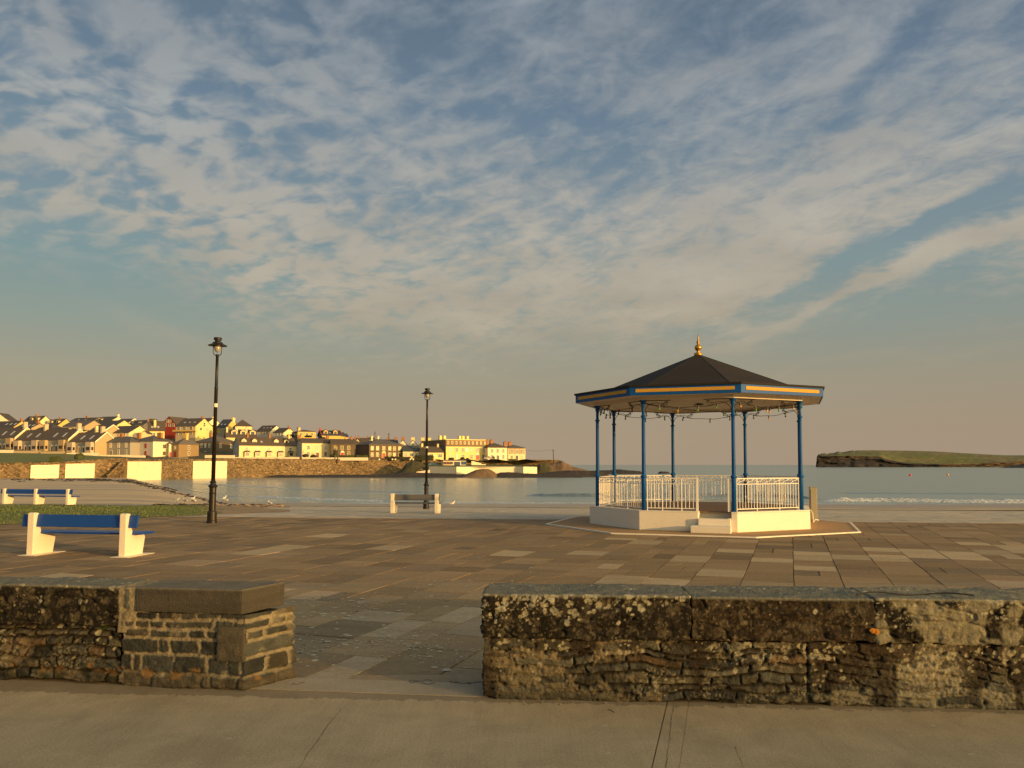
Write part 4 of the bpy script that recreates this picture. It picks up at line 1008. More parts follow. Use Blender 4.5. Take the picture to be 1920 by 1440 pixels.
# sandy skirt at px>400 is the bare end of the bank
# ------------------------------------------------------------------ gulls
M_gw=mat('gull_white',(.75,.70,.62),.7,var=.08); M_gg=mat('gull_grey',(.22,.22,.22),.7,var=.1)
def gull(px,py,D,yaw,label,s=1.0):
    p=PD(px,py,D); r=empty('gull',p,yaw,label,'gull','gulls resting on the shingle')
    mb=MB(); M=Matrix.Scale(s,4); s*=.8
    V=[(-.24,.03,.20),(-.16,.055,.20),(0,.085,.20),(.10,.07,.22),(.14,.04,.28),(.16,.036,.33),(.20,.035,.35),(.235,.015,.345)]
    pts=[Vector((a,0,c)) for a,_,c in V]; mb.tube([p_*s for p_ in pts],[v_[1]*s for v_ in V],8)
    o=mb.obj('body',M_gw,r,smooth=True)
    for sg in (1,-1):
        mb=MB(); mb.tube([Vector((.07,sg*.055,.235))*s,Vector((-.06,sg*.065,.225))*s,Vector((-.22,sg*.03,.205))*s],[.02*s,.035*s,.008*s],6); mb.obj('wing',M_gg,r,smooth=True)
        mb=MB(); mb.tube([Vector((.0,sg*.03,.15))*s,Vector((.01,sg*.03,0))*s],.008*s,5); mb.obj('leg',mat('gull_leg',(.35,.18,.05)),r)
    mb=MB(); mb.tube([Vector((.23,0,.345))*s,Vector((.285,0,.335))*s],[.012*s,.004*s],5); mb.obj('beak',mat('gull_leg'),r)
    return r
for a in ((360,941,44.5,.4,'upper gull of the pair left of the near lamp post',1.15),(362.5,944.5,44,2.6,'lower gull of the pair left of the near lamp post',1.15),(419,939,46,.2,'gull standing just right of the near lamp post',1.0),(422.5,943,44.8,2.9,'gull sitting lower just right of the near lamp post',1.0),
          (331,943,45,.3,'leftmost gull on the dark stones',1.0),(347,943.5,45,2.8,'gull second from the left on the dark stones',1.0),(506,948.5,45.5,2.5,'lone gull on the grassy edge right of the near lamp post',1.0),(848,948.5,48,.3,'gull right of the grey bench at the waterline',1.0)):
    gull(*a)
# ------------------------------------------------------------------ far sea wall with its whitewashed panels
M_swall=bpy.data.materials.new('sea_wall_stone'); M_swall.use_nodes=True; g=G(M_swall.node_tree); b=M_swall.node_tree.nodes['Principled BSDF']
ge=g.node('ShaderNodeNewGeometry').outputs['Position']
mpw=g.node('ShaderNodeMapping'); g.l.new(ge,mpw.inputs[0]); mpw.inputs['Scale'].default_value=(1,1,1.7)
vo=g.node('ShaderNodeTexVoronoi'); g.l.new(mpw.outputs[0],vo.inputs['Vector']); vo.inputs['Scale'].default_value=1.6
vs_=g.node('ShaderNodeSeparateColor'); g.l.new(vo.outputs['Color'],vs_.inputs[0])
cw=g.ramp(vs_.outputs[0],[(0,(.075,.048,.022)),(.35,(.14,.095,.048)),(.7,(.20,.135,.066)),(.93,(.25,.165,.08)),(1,(.42,.26,.11))])
big=g.m('MULTIPLY_ADD',g.noise(ge,.12,4,.6),1.0,.45)
cw=g.mix(1.0,cw,g.node('ShaderNodeCombineXYZ').outputs[0],'MIX') if False else cw
cb_=g.node('ShaderNodeCombineXYZ'); [g.l.new(big,cb_.inputs[i]) for i in range(3)]
cw=g.mix(1.0,cw,cb_.outputs[0],'MULTIPLY'); g.l.new(cw,b.inputs['Base Color']); b.inputs['Roughness'].default_value=.9
bn=g.node('ShaderNodeBump'); bn.inputs['Distance'].default_value=.25; g.l.new(vo.outputs['Distance'],bn.inputs['Height']); bn.inputs['Strength'].default_value=.8; g.l.new(bn.outputs[0],b.inputs['Normal'])
# wall plan: (px, D, bottom z, top py)
SW=[(-320,195,-2.6,876),(0,214,-2.5,869.8),(58,217,-2.5,869.5),(115,224,-2.5,868),(185,232,-2.6,862.5),(232,238,-2.8,860.5),(240,240,-3.2,863.5),(303,258,-3.4,862.5),(362,276,-3.4,862),(430,293,-3.4,861.5),(480,305,-3.4,861.3),(600,322,-3.4,861.5),(720,334,-3.4,862.2),(790,340,-3.4,862.5)]
def swp(px):
    for q,r in zip(SW,SW[1:]):
        if px<=r[0]:
            t=(px-q[0])/(r[0]-q[0]); return [q[i]+(r[i]-q[i])*t for i in range(4)]
    return SW[-1]
swall=empty('sea_wall',(0,0,0),0,'long brown stone sea wall retaining the far side of the bay','wall')
mb=MB(); xs=sorted(set([q[0] for q in SW]+list(range(-300,790,22)))); rows=[]
for px in xs:
    _,D,zb,tp=swp(px); b0=PD(px,871,D); zt=PD(px,tp,D).z; rows.append((b0.x,D,zb,zt))
for (x0,d0,zb0,zt0),(x1,d1,zb1,zt1) in zip(rows,rows[1:]):
    mb.add([(x0,d0,zb0),(x1,d1,zb1),(x1,d1+.3,zt1),(x0,d0+.3,zt0),(x1,d1+1.0,zt1),(x0,d0+1.0,zt0),(x1,d1+1.0,zb1),(x0,d0+1.0,zb0)],[(0,1,2,3),(3,2,4,5),(5,4,6,7)])
mb.obj('masonry',M_swall,swall)
mb=MB(); rnd=random.Random(2)
for (x0,d0,zb0,zt0),(x1,d1,zb1,zt1) in zip(rows,rows[1:]):
    k=3
    for i in range(k):
        t0,t1=i/k,(i+.95)/k; h_=rnd.uniform(.12,.38)
        L_=lambda a,b_,t:a+(b_-a)*t
        mb.add([(L_(x0,x1,t),L_(d0,d1,t)+o,L_(zt0,zt1,t)+z) for z in (0.0,h_) for (t,o) in ((t0,.2),(t1,.2),(t1,.9),(t0,.9))],[(0,1,5,4),(1,2,6,5),(2,3,7,6),(3,0,4,7),(4,5,6,7)])
mb.obj('coping',M_swall,swall)
M_ww=mat('whitewash',(.80,.69,.45),.8,var=.22,vs=.5,bump=.03,bs=2)
for pa,pb,ta,tb,lab in ((58.5,110.5,872.3,871.2,'leftmost whitewashed panel, lowest top edge'),(123.5,177.5,869.8,869,'whitewashed panel second from the left'),(239.5,302.5,865.3,865.2,'widest whitewashed panel right of the sea stairs'),(362.5,425.5,864.6,864.6,'rightmost whitewashed panel behind the near lamp post')):
    mb=MB(); qa,qb=swp(pa),swp(pb); A=PD(pa,871,qa[1]); B=PD(pb,871,qb[1])
    za,zb=PD(pa,ta,qa[1]).z,PD(pb,tb,qb[1]).z; off=.35
    vs=[(A.x,A.y-off,qa[2]+.1),(B.x,B.y-off,qb[2]+.1),(B.x,B.y-off+.25,zb),(A.x,A.y-off+.25,za)]
    mb.add(vs+[(p[0],p[1]+off+.3,p[2]) for p in vs],[(0,1,2,3),(3,2,6,7),(0,3,7,4),(1,5,6,2)])
    o=mb.obj('whitewashed_panel',M_ww,swall); o['label']=lab
# stairs down the wall between the panels
ss=empty('sea_stairs',PD(202,898,233),0,'stone stairs slanting down the sea wall between two white panels','stairs')
mb=MB(); o0=PD(202,898,233)
for i in range(13):
    t=i/12; p=PD(202+29*t,898-31*t,232.2+4.5*t)-o0; mb.box(p.x-.3,p.x+.55,p.y-1.3,p.y,-1.0,p.z+.3)
mb.obj('steps',M_swall,ss)
mb=MB(); mb.tube([PD(200.5,894,231)-o0,PD(230,865,235)-o0],.28,6); mb.tube([PD(202.5,889,231)-o0,PD(202.5,898,231)-o0],.22,6); mb.obj('parapet',M_swall,ss)
# ------------------------------------------------------------------ hill carrying the town
def gtop(px):   # (row-1 depth, row-1 base py, crest base py)
    pts=[(-320,318,848,812),(0,318,847,806),(130,318,849,806),(186,318,854,808),(300,318,857.5,812),(362,322,858,814),(430,330,858,812),(480,336,858.5,816),(560,342,858.5,820),(640,345,858.5,828),(700,345,859,836),(760,352,859,842),(820,356,860,848),(900,358,862,858),(985,362,863,863),(1035,364,864,865)]
    for a,b_ in zip(pts,pts[1:]):
        if px<=b_[0]: t=(px-a[0])/(b_[0]-a[0]); return [a[i]+(b_[i]-a[i])*t for i in range(4)]
    return list(pts[-1])
def hillz(px,D):
    _,d1,y1,yc=gtop(px); _,dw,zb,tw=swp(px) if px<=790 else (px,345,0,862.5)
    zw=PD(px,tw,dw).z-.12; z1=PD(px,y1,d1).z; zc=PD(px,yc,470).z
    if px>790: zw=min(zw,z1)
    if D<=d1: t=max(0,(D-dw)/(d1-dw)); return zw+(z1-zw)*t
    if D<=470: t=(D-d1)/(470-d1); return z1+(zc-z1)*t
    return zc-(D-470)*.12
V=[];Ct=[];nh=170;nk=70
for i in range(nh):
    px=-320+i*(1035+320)/(nh-1); dw=(swp(px)[1] if px<=790 else 345)+.9
    for j in range(nk):
        D=dw+(560-dw)*(j/(nk-1))**1.35; V.append(((px-960)/F*D,D,hillz(px,D)+(.5*math.sin(px*.11)*math.sin(D*.13) if D>345 else 0)))
        lawn=sstep(232,195,px)*sstep(318,300,D)
        Ct.append(np.array([.13,.14,.028])*lawn+np.array([.075,.062,.028])*(1-lawn))
tag(npobj('hillside',V,gridfaces(nh,nk)[:,::-1],mat('hill_grass',attr=True,rough=.95,var=.35,vs=.12,fine=1.2),np.array(Ct)),kind='structure')
# outer end of the town terrace: retaining wall, pier and white sea wall
def ribbon(name,pts,m,th=.6,parent=None,label=None,cat=None,kind=None):
    """pts: (px,D,bottom py,top py)"""
    mb=MB()
    for a,b_ in zip(pts,pts[1:]):
        A0,A1=PD(a[0],a[2],a[1]),PD(a[0],a[3],a[1]); B0,B1=PD(b_[0],b_[2],b_[1]),PD(b_[0],b_[3],b_[1]); A0.x=A1.x; B0.x=B1.x
        o=Vector((0,th,0)); mb.add([A0,B0,B1,A1,A0+o,B0+o,B1+o,A1+o],[(0,1,2,3),(3,2,6,7),(0,3,7,4),(1,5,6,2),(4,7,6,5)])
    ob=mb.obj(name,m,parent); return tag(ob,label,cat,kind=kind)
ribbon('retaining_wall',[(790,343,884,862.5),(820,346,884,863.5),(915,352,884,863.8),(1007,356,886,863),(1050,356,888,863)],M_swall,.8,None,'upper brown stone retaining wall below the yellow hotel and end houses','wall')
ribbon('parapet_wall',[(985,357,864,861.8),(1048,357,864,862.2)],M_swall,.6,None,'low dark parapet running from the last house to the point','wall')
M_cream=mat('cream_wall',(.78,.66,.45),.8,var=.06,vs=.5); M_tan=mat('tan_wall',(.42,.32,.2),.8,var=.06,vs=.5)
ribbon('white_sea_wall',[(804,318,889,874.5),(856,310,890,875.2)],M_cream,.8,None,'left turned-away stretch of the long white wall above the rocks','wall')
ribbon('white_sea_wall',[(856,310.2,890,875.2),(897,318,890,875.2),(967,320.5,888.5,875.2)],M_cream,.8,None,'longest bright stretch of the long white wall above the rocks','wall')
ribbon('white_sea_wall',[(967.2,320.5,888.5,875),(981,317.5,888.5,875)],M_cream,.8,None,'short shaded return near the right end of the long white wall','wall')
ribbon('white_sea_wall',[(981.2,317.5,888.5,875),(1007,322,888.5,875.5)],M_cream,.8,None,'rightmost bright stretch of the long white wall above the rocks','wall')
ribbon('slipway_wall',[(781,312,886.5,884.5),(800,312,886.5,881.5),(806,312,886.5,881)],M_cream,.6,None,'low cream slipway wall behind the far lamp post','wall')
ribbon('slope_parapet',[(758,322,888.5,887),(784,320,882,880),(801,320,879,876.5)],M_swall,.5,None,'sloping stone parapet climbing from the rocks to the white wall','wall')
mb=MB(); pts=[(800,320,875.6),(856,313,876.2),(1006,325,876.2),(1012,354,872),(905,350,870.5),(800,342,870)]
mb.add([PD(a,c,b_) for a,b_,c in pts],[tuple(range(6))]); tag(mb.obj('lower_lawn',mat('lawn',(.085,.10,.025),.95,var=.3,vs=.3)),kind='structure')
# rocks
M_rock=mat('rock',(.040,.030,.022),.85,var=.5,vs=.35,bump=.25,bs=.9)
M_rock2=mat('rock_brown',(.17,.105,.055),.9,var=.45,vs=.3,bump=.25,bs=.8)
def rocks(name,prof,D,depth,m,seed,kind='structure',label=None,cat=None,n=None,rough=1.0,zlow=-3.3):
    """prof: (px, top py) outline; a ridge with this outline at depth D"""
    n=n or max(12,int((prof[-1][0]-prof[0][0])/1.6)); k=12; V=[]
    for i in range(n):
        px=prof[0][0]+(prof[-1][0]-prof[0][0])*i/(n-1)
        for a,b_ in zip(prof,prof[1:]):
            if px<=b_[0]+1e-6: t=(px-a[0])/(b_[0]-a[0]); py=a[1]+(b_[1]-a[1])*t; break
        zt=PD(px,py,D).z
        for j in range(k):
            u_=j/(k-1)*2-1; x=(px-960)/F*(D); y=D+u_*depth
            p=np.array([[x*.16,y*.16,seed*3.1]]); nz=fbm(p,1,4)[0]-.5; n2=fbm(p,4,3)[0]-.5
            sh=(1-abs(u_)**1.6); z=zlow+(zt-zlow)*sh*(1+nz*.5*rough)+n2*.8*sh*rough
            if abs(u_)<.12: z=zlow+(zt-zlow)*(1+nz*.12)+n2*.3
            V.append((x+n2*1.2,y,max(z,zlow)))
    return tag(npobj(name,V,gridfaces(n,k)[:,::-1],m,smooth=False),label,cat,kind=kind)
rocks('shore_rocks',[(500,894),(520,890.5),(560,891),(600,890.5),(660,890),(720,889.5),(745,887.5),(770,886),(800,887),(850,888.5),(880,889),(930,888),(980,887.5),(1040,889),(1090,891)],304,6,M_rock,5)
rocks('rock_mound',[(869,891),(880,886.5),(893,881),(905,879.3),(918,880.5),(926,885),(932,890.5)],303,6,M_rock2,7,None,'rounded brown rock rising in front of the long white wall','rock',n=44)
rocks('rock_outcrop',[(930,889.5),(938,886),(955,885.5),(975,886.5),(990,888.5),(1000,890)],304,5,M_rock,8,None,'low dark rock ledge right of the rounded rock mound','rock')
rocks('point',[(1000,889),(1006,872),(1015,868),(1040,869),(1052,863.5),(1062,869),(1074,875),(1095,880),(1110,884),(1125,888)],338,12,M_rock2,9,n=70)
rocks('point_rocks',[(1010,889),(1030,885),(1060,882),(1090,882.5),(1120,883),(1140,889)],322,7,M_rock,10)
rocks('reef',[(1083,888),(1092,884),(1105,882.5),(1125,882),(1145,881.5),(1160,879.8),(1175,881.5),(1200,883.5),(1203,886.5)],420,10,M_rock,12,None,'long low reef seen between the left bandstand columns','rock')
rocks('islet',[(1235,885.8),(1238,883.6),(1245,884),(1252,885),(1254,886)],430,4,M_rock,13,None,'tiny dark rock islet in open water inside the bandstand','rock')
rocks('bank_rocks',[(742,888),(752,880),(764,868),(775,863),(790,866),(799,874),(802,880)],326,8,mat('scrub',(.055,.05,.022),.95,var=.5,vs=.6,bump=.3,bs=1.5),14,n=50)
rocks('point_scrub',[(1006,876),(1012,868.5),(1022,868),(1030,873),(1034,879)],330,5,mat('scrub'),15,n=34)
# ------------------------------------------------------------------ headland on the right
D_=1500; V=[];Ch=[]; nx_=280; ny_=70
topo=[(1529,876),(1531,856),(1534,851.5),(1545,851),(1556,849.5),(1566,848),(1590,846.2),(1608,844.2),(1640,844),(1700,844.8),(1755,846.2),(1800,849),(1860,852.3),(1885,853.5),(1930,853.5),(2100,852),(2500,848)]
clf=[(1529,3),(1534,22),(1600,21),(1650,20),(1660,15),(1700,8),(1735,6),(1790,5.5),(1830,6.0),(1870,9.5),(1905,11),(2500,12)]
def itp(pts,x):
    if x<=pts[0][0]: return pts[0][1]
    for a,b_ in zip(pts,pts[1:]):
        if x<=b_[0]: return a[1]+(b_[1]-a[1])*(x-a[0])/(b_[0]-a[0])
    return pts[-1][1]
for i in range(nx_):
    px=1529+(i/(nx_-1))**1.25*(2500-1529)
    ztop=(871-itp(topo,px))/F*1640+H+(2.4*(fbm(np.array([[px*.35,1.,2.]]),1,3)[0]-.5)+(1.2 if int(px/9)%3==0 else 0))*(px<1600); hc=itp(clf,px)*D_/F   # cliff height in metres
    hc=min(hc,ztop-SEA-1)
    for j in range(ny_):
        t=j/(ny_-1); 
        x=(px-960)/F*D_
        n1=fbm(np.array([[x*.02,j*.15,1.]]),1,4)[0]-.5; n2=fbm(np.array([[x*.11,j*.30,4.]]),1,4)[0]-.5
        if t<.4:
            q=t/.4; y=D_+q*14+n2*13+n1*26; z=SEA-1+(hc+1)*q**.8+n2*2.5*math.sin(q*3.14)
            c=np.array([.020,.017,.018])*(.4+1.4*(n2+.5)*1.0)  # near-black cliff tone paints in the shade of its unlit face
            if q>.7 and n1>.03: c=np.array([.06,.042,.028])
            if px>1760: c=np.array([.09,.06,.032])*(.6+.9*(n2+.5))
        elif t<.85:
            q=(t-.4)/.45; y=D_+14+n1*26*(1-q)+q*150; z=SEA+hc+(ztop-SEA-hc)*(math.sin(q*math.pi/2))**1.1
            gcol=np.array([.10,.105,.028]) if n1<.06 else np.array([.14,.115,.045]); c=gcol*(.7+.7*(n2+.5))
        else:
            q=(t-.85)/.15; y=D_+164+q*240; z=ztop-(ztop-SEA)*q; c=np.array([.05,.06,.02])
        V.append(((px-960)/F*y if t>=.4 else x*(y/D_),y,z)); Ch.append(c)
tag(npobj('headland',V,gridfaces(nx_,ny_)[:,::-1],mat('headland',attr=True,rough=.95,var=.35,vs=.03,bump=2,bs=.08),np.array(Ch)),kind='structure')
rocks('headland_reef',[(1870,878.8),(1890,876),(1905,873),(1925,868),(1990,862),(2100,860)],1150,30,M_rock,17,n=60)
# buoys
for px,py,c,lab in ((1707,892,(.6,.05,.02),'small red mooring buoy floating in front of the headland'),(1777,891.3,(.7,.32,.04),'small orange mooring buoy, farthest right on the water')):
    p=PZ(px,py,SEA); mb=MB(); mb.lathe([(.25,-.2),(.5,.0),(.62,.3),(.5,.62),(.2,.8),(.08,.95),(.08,1.1)],12,M=Matrix.Scale(.9,4)); o=mb.obj('buoy',mat('buoy_%d'%px,c,.5),smooth=True,loc=p); tag(o,lab,'buoy')
# unseen terrace added behind the camera to lay its shadow over pavement and wall
M_tb=mat('render_grey',(.3,.26,.2),.9)
tb=empty('added_shade_terrace',(0,-22,0),rad(-4),'plain unseen terrace added behind the viewpoint to shade the foreground','shadow caster')
mb=MB(); mb.box(-60,160,-9,0,-.05,4.5); mb.obj('wall',M_tb,tb)
mb=MB(); mb.add([(-60.3,.35,4.45),(160.3,.35,4.45),(160.3,-4.5,6.8),(-60.3,-4.5,6.8),(-60.3,-9.35,4.45),(160.3,-9.35,4.45)],[(0,1,2,3),(3,2,5,4),(0,3,4),(1,5,2)]); mb.obj('roof',M_roof,tb)
# ================================================================== the town: every house a thing of its own
WALLS={'white':(.80,.70,.48),'cream':(.80,.64,.34),'yellow':(.78,.60,.24),'dyellow':(.70,.46,.13),'beige':(.58,.44,.30),'tan':(.46,.33,.18),'grey':(.33,.29,.23),'dgrey':(.16,.145,.12),'bluegrey':(.42,.43,.44),
 'stone':(.27,.18,.085),'brown':(.12,.085,.055),'dark':(.09,.075,.06),'red':(.30,.035,.018),'redtrim':(.5,.07,.03),'green':(.27,.27,.20),'pgrey':(.50,.45,.38),'hotel':(.80,.62,.22),'hotelbrown':(.24,.15,.08)}
def wm(c): return mat('paint_'+c,WALLS[c],.85,var=.07,vs=.5,fine=2.5 if c in('stone','brown','dgrey') else 0)
ROOFS={'d':(.068,.057,.048),'b':(.092,.068,.048),'g':(.11,.096,.084),'s':(.050,.058,.068)}
def rm(c): return mat('slate_'+c,ROOFS[c],.75,var=.18,vs=1.2,fine=3)
M_pane=mat('pane',(.02,.022,.025),.12,var=0,spec=.9); M_paneb=mat('pane_blind',(.45,.38,.27),.4,var=.1)
M_trim=mat('trim_white',(.80,.72,.55),.6,var=.04); M_trimy=mat('trim_yellow',(.80,.62,.22),.6,var=.04); M_brick=mat('chimney_brick',(.34,.15,.06),.85,var=.25,vs=3); M_pot=mat('chimney_pot',(.30,.12,.05),.8)
DOOR={'r':(.45,.02,.01),'d':(.03,.03,.035),'g':(.03,.06,.05),'m':(.16,.02,.01),'y':(.6,.3,.03),'w':(.7,.65,.5),'b':(.04,.06,.10)}
def dm(c): return mat('door_'+c,DOOR[c],.5)
_hr=random.Random(99)
class House:
    def __init__(s,name,label,x0,x1,yb,ye,yr,D,r=0,depth=8,wall='cream',roof='b',kind='gable',side=None,ridge=None,found=4.0,cat='house',rakes=None,front=None,over=.25,group=None):
        """x0,x1 px of the facade foot; yb foot, ye eaves, yr ridge rows at the left corner; r = degrees turned (positive: right end nearer)"""
        s.r=r; ra=rad(r); A=PD(x0,yb,D); a1=(x1-960)/F
        L=(a1*D-A.x)/(math.cos(ra)+a1*math.sin(ra)); s.L=L
        s.eh=PD(x0,ye,D).z-A.z; s.depth=depth
        # ridge sits half a depth behind
        Dr=D+depth/2*math.cos(ra) if kind!='gf' else D-L/2*math.sin(ra)
        s.rh=max(s.eh+.6,PD((x0+x1)/2,yr,Dr).z-A.z)
        s.e=empty(name,A,-ra,label,cat,group); s.kind=kind; s.k=D/F; s.yb=yb
        W=wm(wall); mb=MB(); z0=-found; L_,d,eh,rh=L,depth,s.eh,s.rh
        mb.box(0,L_,0,d,z0,eh,1 if side else 0)
        if side: mb.mi=[1]*6; mb.mi[2]=0   # front face apart; side tones put the end walls' sun and shade into colour
        t=.02
        if kind=='gable':
            for x in (0.0,L_): 
                a=.01 if x==0 else -.01
                mb.add([(x,0,eh),(x,d,eh),(x,d/2,rh-.12),(x+a*18,0,eh),(x+a*18,d,eh),(x+a*18,d/2,rh-.12)],[(0,1,2),(3,4,5),(0,2,5,3),(1,2,5,4)],1 if side else 0)
        if kind=='gf':
            mb.add([(0,0,eh),(L_,0,eh),(L_/2,0,rh-.12),(0,.2,eh),(L_,.2,eh),(L_/2,.2,rh-.12)],[(0,1,2),(3,4,5),(0,2,5,3),(1,2,5,4)],0)
        mb.obj('wall',[W,wm(side)] if side else W,s.e)
        R=rm(roof); mb=MB(); o=over; th=.16
        def slab(P):
            n=len(P); mb.add([(p[0],p[1],p[2]+th) for p in P]+list(P),[tuple(range(n)),tuple(range(2*n-1,n-1,-1))]+[(i,(i+1)%n,n+(i+1)%n,n+i) for i in range(n)])
        sl=(rh-eh)/(d/2)
        if kind=='gable':
            slab([(-o,-o,eh-sl*o),(L_+o,-o,eh-sl*o),(L_+o,d/2,rh),(-o,d/2,rh)]); slab([(-o,d/2,rh),(L_+o,d/2,rh),(L_+o,d+o,eh-sl*o),(-o,d+o,eh-sl*o)])
        elif kind=='gf':
            q=(rh-eh)/(L_/2); slab([(-o,-o,eh-q*o),(-o,d+o,eh-q*o),(L_/2,d+o,rh),(L_/2,-o,rh)]); slab([(L_/2,-o,rh),(L_/2,d+o,rh),(L_+o,d+o,eh-q*o),(L_+o,-o,eh-q*o)])
        elif kind=='hip':
            h=min(d/2,L_/2-.05); Lr=max(.1,L_/2-h)
            vs=[(-o,-o,eh),(L_+o,-o,eh),(L_+o,d+o,eh),(-o,d+o,eh),(L_/2-Lr,d/2,rh),(L_/2+Lr,d/2,rh),(-o,-o,eh-.2),(L_+o,-o,eh-.2),(L_+o,d+o,eh-.2),(-o,d+o,eh-.2)]
            mb.add(vs,[(0,1,5,4),(1,2,5),(2,3,4,5),(3,0,4),(0,6,7,1),(1,7,8,2),(2,8,9,3),(3,9,6,0),(6,9,8,7)])
        elif kind=='flat':
            mb.box(-o,L_+o,-o,d+o,eh,eh+.45)
        s.roofo=mb.obj('roof',R,s.e)
        if rakes:
            mb=MB()
            for x in ((L_+o,) if rakes!='both' else (-o,L_+o)):
                for (ya,za,yb_,zb_) in ((-o,eh-sl*o,d/2,rh),(d+o,eh-sl*o,d/2,rh)):
                    a=x; b=x+.12; mb.add([(a,ya,za-.28),(a,yb_,zb_-.28),(a,yb_,zb_+.28),(a,ya,za+.28),(b,ya,za-.28),(b,yb_,zb_-.28),(b,yb_,zb_+.28),(b,ya,za+.28)],[(0,1,2,3),(4,5,6,7),(3,2,6,7),(0,1,5,4),(0,3,7,4),(1,2,6,5)])
            mb.obj('bargeboard',M_trim if rakes is not True else wm('cream'),s.e)
    def _op(s,name,face,u,z,w,h,fm,pm,proud=.06,arch=False,lab=None):
        """face F: front, R/L: end walls; u along the face, z height of the sill"""
        mb=MB()
        def put(u0,u1,z0,z1,p0,p1,mi):
            if face=='F': mb.box(u0,u1,-p1,-p0,z0,z1,mi)
            elif face=='R': mb.box(s.L+p0,s.L+p1,u0,u1,z0,z1,mi)
            else: mb.box(-p1,-p0,u0,u1,z0,z1,mi)
        f=.14
        if fm:
            put(u-w/2-f,u-w/2,z-f,z+h+f,.0,proud+.04,0); put(u+w/2,u+w/2+f,z-f,z+h+f,.0,proud+.04,0); put(u-w/2,u+w/2,z+h,z+h+f,.0,proud+.04,0)
            if name=='window': put(u-w/2,u+w/2,z-f,z,.0,proud+.08,0); put(u-.04,u+.04,z,z+h,.0,proud,0); put(u-w/2,u+w/2,z+h*.5-.04,z+h*.5+.04,.0,proud-.01,0)
        put(u-w/2,u+w/2,z,z+h,.0,.035,1)
        if arch:
            n=9; r=w/2+f; c=[(u+r*math.cos(math.pi*i/n),z+h+f+ r*.8*math.sin(math.pi*i/n)) for i in range(n+1)]
            if face=='F': mb.add([(a,-.09,b) for a,b in c]+[(a,0,b) for a,b in c],[tuple(range(n+1))]+[(i,i+1,n+2+i,n+1+i) for i in range(n)],0)
        o=mb.obj(name,[fm or M_trim,pm],s.e); 
        if lab: o['label']=lab
        return o
    def win(s,us,zs,w=.95,h=1.35,fm=None,face='F',pm=None,blind=.25):
        n=s.L if face=='F' else s.depth
        for z in zs:
            for u in us: s._op('window',face,u*n,z*s.eh,w,h,fm or M_trim,pm or (M_paneb if _hr.random()<blind else M_pane))
        return s
    def door(s,us,c='r',w=1.0,h=2.1,fm=None,arch=False,face='F'):
        n=s.L if face=='F' else s.depth
        for i,u in enumerate(us): s._op('door',face,u*n,0.02,w,h,fm or M_trim,dm(c[i%len(c)]),arch=arch)
        return s
    def chim(s,us,h=1.5,w=.7,m=None,dy=.5,pots=2,wy=1.1):
        for u in us:
            x=u*s.L; y=dy*s.depth; zr=s.rh-(abs(dy-.5)*2)*(s.rh-s.eh) if s.kind!='gf' else s.rh-abs(u-.5)*2*(s.rh-s.eh)
            if s.kind=='flat': zr=s.eh+.3
            mb=MB(); mb.box(x-w/2,x+w/2,y-wy/2,y+wy/2,zr-1.0,zr+h); mb.box(x-w/2-.07,x+w/2+.07,y-wy/2-.07,y+wy/2+.07,zr+h+.002,zr+h+.14)
            o=mb.obj('chimney',m or M_brick,s.e)
            mb=MB()
            for i in range(pots): yy=y+(i-(pots-1)/2)*wy*.5; mb.lathe([(.14,zr+h+.14),(.11,zr+h+.5)],8,M=Matrix.Translation((x,yy,0)))
            if pots: mb.obj('chimney_pot',M_pot,o)
        return s
    def dormer(s,us,t=.35,w=1.7,h=1.5,wall='cream',roof='b'):
        for u in us:
            x=u*s.L; y=s.depth/2*t; z=s.eh+(s.rh-s.eh)*t-.35; dd=min(2.6,s.depth/2-y+.4)
            mb=MB(); mb.box(x-w/2,x+w/2,y,y+dd,z,z+h); mb.add([(x-w/2,y,z+h),(x+w/2,y,z+h),(x,y,z+h+.7)],[(0,1,2)])
            o=mb.obj('dormer',wm(wall),s.e)
            mb=MB(); zt=z+h; mb.add([(x-w/2-.2,y-.2,zt-.1),(x,y-.2,zt+.75),(x,y+dd+.8,zt+.75),(x-w/2-.2,y+dd+.8,zt-.1),(x+w/2+.2,y-.2,zt-.1),(x+w/2+.2,y+dd+.8,zt-.1),(x-w/2-.2,y-.2,zt+.06),(x,y-.2,zt+.93),(x,y+dd+.8,zt+.93),(x-w/2-.2,y+dd+.8,zt+.06),(x+w/2+.2,y-.2,zt+.06),(x+w/2+.2,y+dd+.8,zt+.06)],
                [(6,7,8,9),(7,10,11,8),(0,1,7,6),(1,4,10,7),(0,6,9,3),(4,5,11,10)])
            mb.obj('dormer_roof',rm(roof),o)
            mb=MB(); mb.box(x-w*.3,x+w*.3,y-.05,y,z+.35,z+h-.1,0); mb.obj('pane',M_pane,o)
        return s
    def sky(s,us,t=.5,w=.8,h=1.2):
        for u in us:
            x=u*s.L; sl=(s.rh-s.eh)/(s.depth/2); y=s.depth/2*t; z=s.eh+sl*y; a=math.atan(sl)
            M=Matrix.Translation((x,y,z+.2))@Matrix.Rotation(a,4,'X'); mb=MB(); mb.box(-w/2,w/2,-h/2,h/2,-.1,.06,0,M=M); mb.obj('skylight',mat('skylight_glass',(.42,.42,.43),.2,var=.05,spec=.8),s.e)
        return s
